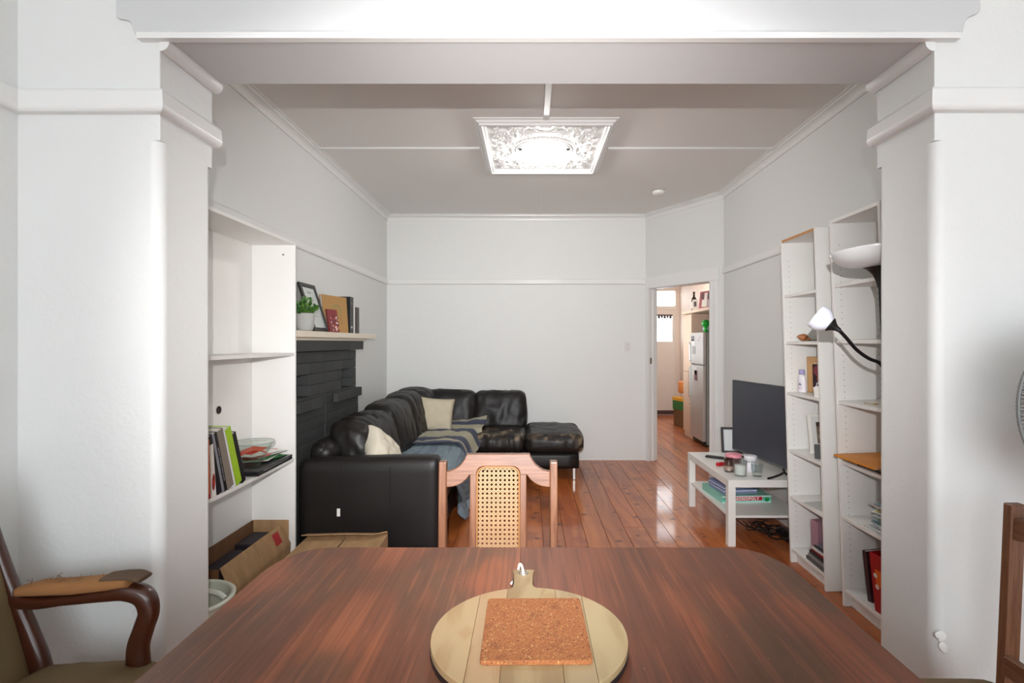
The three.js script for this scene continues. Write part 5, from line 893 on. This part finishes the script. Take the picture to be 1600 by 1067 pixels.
  pmesh('front_panel', [quad([-1.424, 0.088, -2.49], [-1.424, 0.088, -3.12], [-1.420, 0.19, -3.12], [-1.420, 0.19, -2.49]), quad([-1.420, 0.19, -2.49], [-1.420, 0.19, -3.12], [-1.472, 0.305, -3.10], [-1.472, 0.305, -2.495])], card, c);
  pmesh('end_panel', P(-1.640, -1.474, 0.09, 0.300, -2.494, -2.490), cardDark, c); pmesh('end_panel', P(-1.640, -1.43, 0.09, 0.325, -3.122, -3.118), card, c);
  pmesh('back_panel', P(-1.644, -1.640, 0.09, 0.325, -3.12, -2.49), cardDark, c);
  pmesh('contents', [R(0.0 - 0.09, 0.05, 0.02, 0.17, -0.05, 0.22, 0.01), R(-0.09, 0.04, 0.02, 0.185, -0.28, -0.08, 0.008)], M('#241b22', 0.6), c);
  pmesh('sticker', quad([-1.4325, 0.222, -2.975], [-1.4325, 0.222, -3.045], [-1.4605, 0.285, -3.045], [-1.4605, 0.285, -2.975], 0.001), M('#a52a2c', 0.6), c, 'red sticker');
  // white tub at the foot of the pier
  const w = thing('plastic_tub', 'white round plastic tub with a carry handle on the floor behind the table corner', 'tub', [-1.300, 0, -2.005]);
  pmesh('tub_wall', Lathe([[0, 0.004], [0.110, 0.004], [0.114, 0.012], [0.140, 0.385], [0.156, 0.392], [0.158, 0.402], [0.150, 0.408], [0.136, 0.402], [0.108, 0.02], [0, 0.016]], 0, 0, 0, 48), M('#d5d8c8', 0.35), w);
  pmesh('handle', Tube([[-0.14, 0.40, 0.0], [-0.10, 0.412, -0.02], [0, 0.418, -0.03], [0.10, 0.412, -0.02], [0.14, 0.40, 0]], 0.010, 40, 10), M('#dcded2', 0.35), w);
  pmesh('handle_pin', new THREE.SphereGeometry(0.010, 14, 10).translate(-0.05, 0.418, 0.0), metal, w);
}
// ---------- carton in front of the sofa ----------
{
  const t = thing('cardboard_box', 'flat topped brown cardboard box with a lifted flap on the floor before the sofa arm', 'box', [-1.005, 0, -2.67], 0.03);
  const w = 0.218, d = 0.275, h = 0.30, th = 0.005, P = (...a) => boxUV(R(...a, 0.001));
  pmesh('side_panel', P(-w, -w + th, 0, h, -d, d), card, t); pmesh('side_panel', P(w - th, w, 0, h, -d, d), card, t); pmesh('end_panel', P(-w, w, 0, h, -d, -d + th), card, t); pmesh('end_panel', P(-w, w, 0, h, d - th, d), card, t); pmesh('bottom_panel', P(-w, w, 0, th, -d, d), card, t);
  pmesh('top_flap', P(-w, -0.004, h, h + 0.004, -d + 0.002, d), card, t); pmesh('top_flap', P(0.004, w, h, h + 0.004, -d + 0.002, d), card, t);
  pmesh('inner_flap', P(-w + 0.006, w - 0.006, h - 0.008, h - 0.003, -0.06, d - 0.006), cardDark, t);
  pmesh('end_flap', boxUV(sheet(14, 4, (u, v) => { const e = sstep(0.86, 1, u); return [lerp(-w - 0.012, w, u) , h + 0.006 + v * (0.024 - 0.020 * e * 0.4) + 0.004 * (1 - Math.abs(2 * u - 1)), -d + v * (0.085 - 0.07 * e)]; }, 0.006)), card, t);
}
// ---------- on the mantelpiece ----------
{
  const MY = 1.4552;
  const p = thing('potted_plant', 'small green leafy plant in a grey concrete pot on the mantelpiece', 'plant', [-1.520, MY, -3.56]);
  pmesh('pot', Lathe([[0, 0], [0.038, 0], [0.050, 0.012], [0.058, 0.045], [0.061, 0.122], [0.055, 0.122], [0.053, 0.10], [0, 0.10]], 0, 0, 0, 40), M('#a9a9a5', 0.85, { bumpMap: plasterTex, bumpScale: 0.001 }), p);
  pmesh('soil', new THREE.CylinderGeometry(0.053, 0.053, 0.008, 24).translate(0, 0.106, 0), M('#2d241c', 1), p);
  const leafG = (s) => { const S = new THREE.Shape(); S.moveTo(0, 0); S.bezierCurveTo(s * 0.5, s * 0.25, s * 0.5, s * 0.8, 0, s); S.bezierCurveTo(-s * 0.5, s * 0.8, -s * 0.5, s * 0.25, 0, 0); return new THREE.ExtrudeGeometry(S, { depth: 0.0008, bevelEnabled: false, curveSegments: 3 }); };
  const sets = [[], [], []], stems = [];
  for (let i = 0; i < 54; i++) { const a = rr(0, 6.283), out = Math.sqrt(rnd()) * 0.085, hh = 0.215 - out * 0.8 + rr(-0.03, 0.02); const tip = [Math.cos(a) * out, hh, Math.sin(a) * out]; stems.push(Tube([[tip[0] * 0.25, 0.10, tip[2] * 0.25], [tip[0] * 0.6, lerp(0.10, hh, 0.6), tip[2] * 0.6], tip], 0.0012, 6, 4));
    for (let k = 0; k < 9; k++) { const u = 0.45 + 0.6 * k / 8; const g = leafG(rr(0.018, 0.028)).rotateX(rr(-1.3, 0.2)).rotateZ(rr(-0.6, 0.6)).rotateY(rr(0, 6.283)).translate(tip[0] * u, lerp(0.10, hh, u), tip[2] * u); sets[Math.floor(rnd() * 3)].push(g); } }
  pmesh('stems', stems, M('#4d6b2a', 0.7), p);
  sets.forEach((s, i) => { const m = pmesh('foliage', s, M(['#3f7a22', '#6c9a35', '#2c5a1c'][i], 0.55, { transmission: 0.3, thickness: 0 }), p); m.userData.kind = 'stuff'; });
  // leaning certificate: faces the room, top against the wall
  const f = thing('picture_frame', 'black framed certificate leaning on the wall above the mantelpiece', 'picture frame', [-1.535, MY, -3.865], Math.PI / 2);
  f.rotation.set(0, Math.PI / 2, 0); f.rotateX(-0.325);
  const cert = canvasTex(256, 340, (c, W, HH) => { c.fillStyle = '#c9d0cc'; c.fillRect(0, 0, W, HH); c.fillStyle = '#7d857f'; c.font = '20px serif'; c.textAlign = 'center'; for (const [y, w2, h2] of [[36, 90, 8], [48, 70, 5], [86, 150, 4], [104, 130, 4], [124, 160, 4], [142, 110, 4], [170, 140, 4], [190, 150, 4], [210, 120, 4], [238, 90, 4]]) c.fillRect(W / 2 - w2 / 2, y, w2, h2); });
  { const s = shapeOf([[-0.138, 0], [0.138, 0], [0.138, 0.372], [-0.138, 0.372]]), h = new THREE.Path(); h.moveTo(-0.108, 0.030); h.lineTo(0.108, 0.030); h.lineTo(0.108, 0.342); h.lineTo(-0.108, 0.342); h.closePath(); s.holes.push(h); pmesh('frame', Ext(s, 0.018, 0.002), M('#1d1c1b', 0.4), f); pmesh('certificate', new THREE.PlaneGeometry(0.218, 0.316).translate(0, 0.186, 0.010), M('#ffffff', 0.3, { map: cert }), f); pmesh('back', R(-0.13, 0.13, 0.006, 0.366, 0, 0.004, 0), M('#4a3a2c', 0.8), f); }
  const nb = canvasTex(256, 320, (c, W, HH) => { c.fillStyle = '#ad8550'; c.fillRect(0, 0, W, HH); c.strokeStyle = '#8d8a58'; c.lineWidth = 3; for (let i = 0; i < 26; i++) { const a = Math.PI * (0.9 + i / 26 * 1.3); c.beginPath(); c.arc(140 + 42 * Math.cos(a), 130 + 50 * Math.sin(a), 8, 0, 7); c.stroke(); } c.strokeStyle = '#74603a'; c.beginPath(); c.moveTo(120, 92); c.quadraticCurveTo(150, 66, 184, 96); c.stroke(); c.fillStyle = '#8a7a45'; for (let i = 0; i < 10; i++) { c.beginPath(); c.ellipse(178 + 10 * Math.sin(i), 160 + i * 9, 7, 3, i, 0, 7); c.fill(); } });
  const k = thing('sketchbook', 'tan spiral bound sketchbook with a printed wreath, leaning on the mantelpiece', 'notebook', [-1.545, MY, -4.185], 1.36);
  k.rotateX(-0.07);
  pmesh('pages', RB(0.335, 0.285, 0.016, 0.004, 0.1425, 0, 0.001), paper, k); pmesh('cover', [RB(0.345, 0.295, 0.003, 0, 0.1475, 0.0095, 0.001), RB(0.345, 0.295, 0.003, 0, 0.1475, -0.0095, 0.001)], M('#ad8550', 0.7), k); pmesh('cover_print', new THREE.PlaneGeometry(0.343, 0.293).translate(0, 0.1475, 0.0112), M('#ffffff', 0.7, { map: nb }), k);
  const sp = []; for (let i = 0; i < 24; i++) sp.push(new THREE.TorusGeometry(0.010, 0.0014, 6, 14).rotateX(Math.PI / 2).translate(-0.170, 0.02 + i * 0.0111, 0)); pmesh('spiral', sp, black, k);
  const rc = canvasTex(128, 192, (c) => { c.fillStyle = '#7d2b2c'; c.fillRect(0, 0, 128, 192); for (let i = 0; i < 40; i++) { c.fillStyle = ['#d9cfc8', '#5b3a56', '#c79a72', '#3a2430', '#b04a42'][i % 5]; c.beginPath(); c.ellipse(30 + hash(i, 1, 1) * 90, 55 + hash(i, 2, 1) * 130, 4 + hash(i, 3, 1) * 10, 3 + hash(i, 4, 1) * 8, i, 0, 7); c.fill(); } });
  const rb = thing('book', 'small maroon book with a floral cover before the tan sketchbook', 'book', [-1.487, MY, -4.000], 1.30); rb.rotateX(-0.16);
  pmesh('pages', RB(0.118, 0.172, 0.010, 0, 0.088, 0, 0.001), paper, rb); pmesh('cover', [RB(0.122, 0.178, 0.002, 0, 0.089, 0.006, 0.0005), RB(0.122, 0.178, 0.002, 0, 0.089, -0.006, 0.0005), RB(0.002, 0.178, 0.014, -0.060, 0.089, 0, 0.0005)], M('#6a2528', 0.5), rb); pmesh('cover_print', new THREE.PlaneGeometry(0.12, 0.176).translate(0, 0.089, 0.0072), M('#ffffff', 0.5, { map: rc }), rb);
  const bkTex = canvasTex(64, 256, (c) => { c.fillStyle = '#191818'; c.fillRect(0, 0, 64, 256); c.fillStyle = '#8b8b8b'; c.fillRect(14, 42, 36, 3); c.fillRect(18, 50, 28, 3); c.fillStyle = '#c9c9c9'; c.fillRect(16, 206, 32, 14); c.fillStyle = '#191818'; c.fillRect(22, 209, 5, 8); c.fillRect(36, 209, 5, 8); });
  const stand = (label, c, z, w, h, d, x, print, rc2) => { const t = thing('book', label, 'book', [x, MY, z], 0, 'books at the end of the mantelpiece'); pmesh('pages', R(-d + 0.004, -0.003, 0.003, h - 0.004, -w / 2 + 0.003, w / 2 - 0.003, 0.001), paper, t); pmesh('cover', [R(-d, 0, 0, h, -w / 2, -w / 2 + 0.003, 0.001), R(-d, 0, 0, h, w / 2 - 0.003, w / 2, 0.001), rc2 ? RB(0.008, h, w, -0.002, h / 2, 0, 0.004) : R(-0.003, 0, 0, h, -w / 2, w / 2, 0.001)], M(c, 0.4), t); if (print) pmesh('spine_print', new THREE.PlaneGeometry(w - 0.004, h - 0.004).rotateY(Math.PI / 2).translate(0.0006, h / 2, 0), M('#ffffff', 0.4, { map: print }), t); return t; };
  stand('thick black hardback standing behind the tan sketchbook', '#191818', -4.425, 0.085, 0.308, 0.145, -1.497, bkTex);
  stand('thin white book between the black and the brown hardbacks', '#d9d8d2', -4.498, 0.042, 0.275, 0.14, -1.500);
  stand('short dark brown book with rounded spine, last along the mantelpiece', '#33231f', -4.586, 0.090, 0.232, 0.14, -1.502, null, true);
}
// ---------- kitchen beyond the doorway ----------
{
  const st = M('#b8b4af', 0.34, { metalness: 0.3 }), fr = thing('fridge', 'tall silver fridge freezer with papers stuck to its doors, in the kitchen', 'fridge', [2.58, 0, -7.17]);
  const X = (x) => x - 2.58, Z = (z) => z + 7.17;
  pmesh('cabinet', R(X(2.335), X(2.855), 0.03, 1.515, Z(-7.44), Z(-6.90), 0.008), M('#8f9290', 0.45), fr);
  const d1 = pmesh('freezer_door', R(X(2.28), X(2.33), 1.085, 1.515, Z(-7.44), Z(-6.90), 0.012), st, fr), d2 = pmesh('fridge_door', R(X(2.28), X(2.33), 0.07, 1.072, Z(-7.44), Z(-6.90), 0.012), st, fr);
  pmesh('kick_plate', R(X(2.31), X(2.34), 0.02, 0.068, Z(-7.42), Z(-6.92), 0.004), black, fr);
  for (const [x, z] of [[2.36, -6.94], [2.36, -7.40], [2.82, -6.94], [2.82, -7.40]]) pmesh('foot', Cyl(0.018, 0.018, 0.032, X(x), 0, Z(z), 12), black, fr);
  pmesh('handle', R(X(2.255), X(2.283), 1.12, 1.36, Z(-7.425), Z(-7.395), 0.008), metal, d1); pmesh('handle', R(X(2.255), X(2.283), 0.62, 1.04, Z(-7.425), Z(-7.395), 0.008), metal, d2);
  const note = (p, c, y0, y1, z0, z1) => pmesh('note', R(X(2.2775), X(2.2795), y0, y1, Z(z0), Z(z1), 0.0005), M(c, 0.6), p);
  note(d1, '#8e8a88', 1.22, 1.33, -7.34, -7.20); note(d1, '#c9c4be', 1.33, 1.42, -7.36, -7.22); note(d1, '#6d6a6c', 1.40, 1.47, -7.38, -7.25); note(d1, '#a02c24', 1.435, 1.455, -7.02, -7.0); note(d1, '#7a3a2c', 1.40, 1.42, -7.07, -7.05);
  note(d2, '#5e2f38', 0.86, 1.0, -7.24, -7.12); note(d2, '#c8bdb8', 0.94, 1.05, -7.28, -7.15);
  const wood = M('#d3b79f', 0.5);
  const cb = thing('pantry_cupboard', 'tall beige pantry cupboard standing behind the fridge in the kitchen', 'cupboard', [2.59, 0, -7.66]);
  pmesh('carcass', R(-0.265, 0.27, 0, 1.79, -0.20, 0.20, 0.003), wood, cb);
  for (const y of [[0.08, 0.95], [0.96, 1.78]]) { const d = pmesh('door', R(-0.285, -0.266, y[0], y[1], -0.195, 0.195, 0.004), wood, cb); pmesh('knob', new THREE.SphereGeometry(0.014, 12, 10).translate(-0.296, (y[0] + y[1]) / 2, 0.15), metal, d); }
  const sh = mesh('kitchen_shelf', R(2.285, 2.868, 1.795, 1.835, -7.87, -6.55, 0.004), wood); tag(sh, 'long beige wooden shelf over the fridge and pantry cupboard', 'shelf');
  const bo = thing('glass_bottle', 'dark glass bottle with a pale label on the shelf over the fridge', 'bottle', [2.36, 1.836, -7.52]);
  pmesh('bottle_body', Lathe([[0, 0], [0.036, 0], [0.038, 0.01], [0.038, 0.15], [0.030, 0.18], [0.014, 0.20], [0.013, 0.25], [0.016, 0.252], [0.016, 0.27], [0, 0.27]], 0, 0, 0, 28), M('#2c2420', 0.15), bo); pmesh('label', new THREE.CylinderGeometry(0.0384, 0.0384, 0.10, 20, 1, true, -2.6, 2.0).translate(0, 0.075, 0), M('#d8cfc2', 0.6), bo);
  const ca = thing('greeting_card', 'small pale upright card next to the dark bottle', 'card', [2.34, 1.836, -7.40], -0.9); pmesh('leaf', RB(0.09, 0.15, 0.003, 0, 0.075, 0, 0.001), M('#cfc4b6', 0.7), ca); pmesh('picture', RB(0.04, 0.07, 0.002, 0, 0.085, 0.002, 0.0005), M('#4b3d3a', 0.7), ca);
  const cal = canvasTex(256, 192, (c) => { c.fillStyle = '#8d3238'; c.fillRect(0, 0, 256, 192); for (const [x, y, w, h, q] of [[16, 14, 50, 70, '#4a2026'], [72, 14, 46, 80, '#c9bdb6'], [124, 14, 56, 70, '#2f2a2c'], [186, 14, 56, 90, '#d6cfc6'], [40, 92, 80, 82, '#c9c8b8'], [128, 96, 50, 76, '#98949a'], [186, 112, 54, 60, '#5b3a3c']]) { c.fillStyle = q; c.fillRect(x, y, w, h); } });
  const cf = thing('collage_frame', 'dark red collage frame with many small photos on the shelf over the fridge', 'picture frame', [2.40, 1.836, -7.08], -1.25); cf.rotateX(-0.12);
  pmesh('frame', RB(0.36, 0.245, 0.014, 0, 0.1225, 0, 0.003), M('#8d3238', 0.5), cf); pmesh('photos', new THREE.PlaneGeometry(0.345, 0.23).translate(0, 0.1225, 0.0075), M('#ffffff', 0.5, { map: cal }), cf);
  const bag = thing('plastic_bag', 'crumpled grey plastic bag sitting on top of the fridge', 'bag', [2.56, 1.515, -7.14]); pmesh('bag_body', soft(0.32, 0.19, 0.28, { r: 0.10, seg: [20, 16, 20], puff: 0.02, wr: 0.018, f: 9, seed: 33, shift: (q, ux, uy) => { q.x += 0.09 * uy; q.z -= 0.03 * uy; } }).translate(0.02, 0.115, -0.02), M('#9a9fa6', 0.5), bag); pmesh('bag_knot', soft(0.05, 0.07, 0.05, { r: 0.024, seg: [6, 6, 6], wr: 0.008, seed: 3 }).translate(0.10, 0.225, -0.03), M('#9a9fa6', 0.5), bag);
  const gt = thing('green_jug', 'round bright green plastic jug on top of the fridge before the grey bag', 'jug', [2.345, 1.515, -6.975]);
  pmesh('jug_body', Lathe([[0, 0], [0.032, 0], [0.026, 0.03], [0.020, 0.06], [0.030, 0.075], [0.048, 0.095], [0.054, 0.122], [0.046, 0.150], [0.026, 0.164], [0, 0.166]], 0, 0, 0, 28), M('#18a12c', 0.3), gt); pmesh('handle', new THREE.TorusGeometry(0.024, 0.006, 8, 20).translate(0.055, 0.115, 0), M('#0f7a20', 0.3), gt);
  const tr = thing('tray', 'small brass coloured tray at the front corner of the fridge top', 'tray', [2.44, 1.515, -6.955]); pmesh('dish', Lathe([[0, 0.002], [0.03, 0.002], [0.045, 0.016], [0.048, 0.018], [0.03, 0.0], [0, 0.0]], 0, 0, 0, 28), M('#a9926a', 0.35, { metalness: 0.6 }), tr); pmesh('spoon', Tube([[-0.07, 0.022, 0.02], [0, 0.012, 0], [0.05, 0.02, -0.02]], 0.003, 12, 6), metal, tr);
  const b1 = thing('cardboard_box', 'plain brown cardboard box on the kitchen floor under the green carton', 'box', [2.62, 0, -8.66], 0.32);
  const side = (w, h, d, m) => [boxUV(R(-w, w, 0, h, -d, d, 0.003))];
  pmesh('carton', side(0.17, 0.272, 0.16), cardDark, b1); pmesh('tape', R(-0.025, 0.025, 0.05, 0.2735, -0.1605, 0.1605, 0.0005), M('#b99b78', 0.4), b1);
  const b2 = thing('carton', 'green carton with a yellow top edge stacked on the brown cardboard box', 'box', [2.61, 0.2738, -8.66], 0.30);
  pmesh('carton_body', R(-0.175, 0.175, 0, 0.15, -0.165, 0.165, 0.003), M('#2f6b34', 0.6), b2); pmesh('lid', R(-0.178, 0.178, 0.148, 0.205, -0.168, 0.168, 0.004), M('#d39a2c', 0.6), b2); pmesh('label', R(-0.03, 0.06, 0.02, 0.10, 0.1648, 0.1662, 0.0004), M('#d6d2b8', 0.6), b2);
  const b3 = thing('tin', 'small dark blue tin on the green carton', 'tin', [2.63, 0.4792, -8.64], 0.3); pmesh('tin_body', Cyl(0.085, 0.085, 0.055, 0, 0, 0, 28), M('#1c2350', 0.35), b3); pmesh('lid', Cyl(0.088, 0.088, 0.012, 0, 0.055, 0, 28), M('#181d40', 0.35), b3);
  const b4 = thing('toy', 'orange plastic toy case with a yellow loop on top of the dark blue tin', 'toy', [2.60, 0.5465, -8.64], 0.3); pmesh('case', soft(0.26, 0.20, 0.16, { r: 0.03, seg: [10, 8, 8], puff: 0.004, wr: 0 }).translate(0, 0.102, 0), M('#c9793a', 0.5), b4); pmesh('loop', new THREE.TorusGeometry(0.050, 0.014, 10, 28).translate(-0.075, 0.125, 0.088), M('#d9a92c', 0.4), b4);
}
renderer.render(scene, camera);
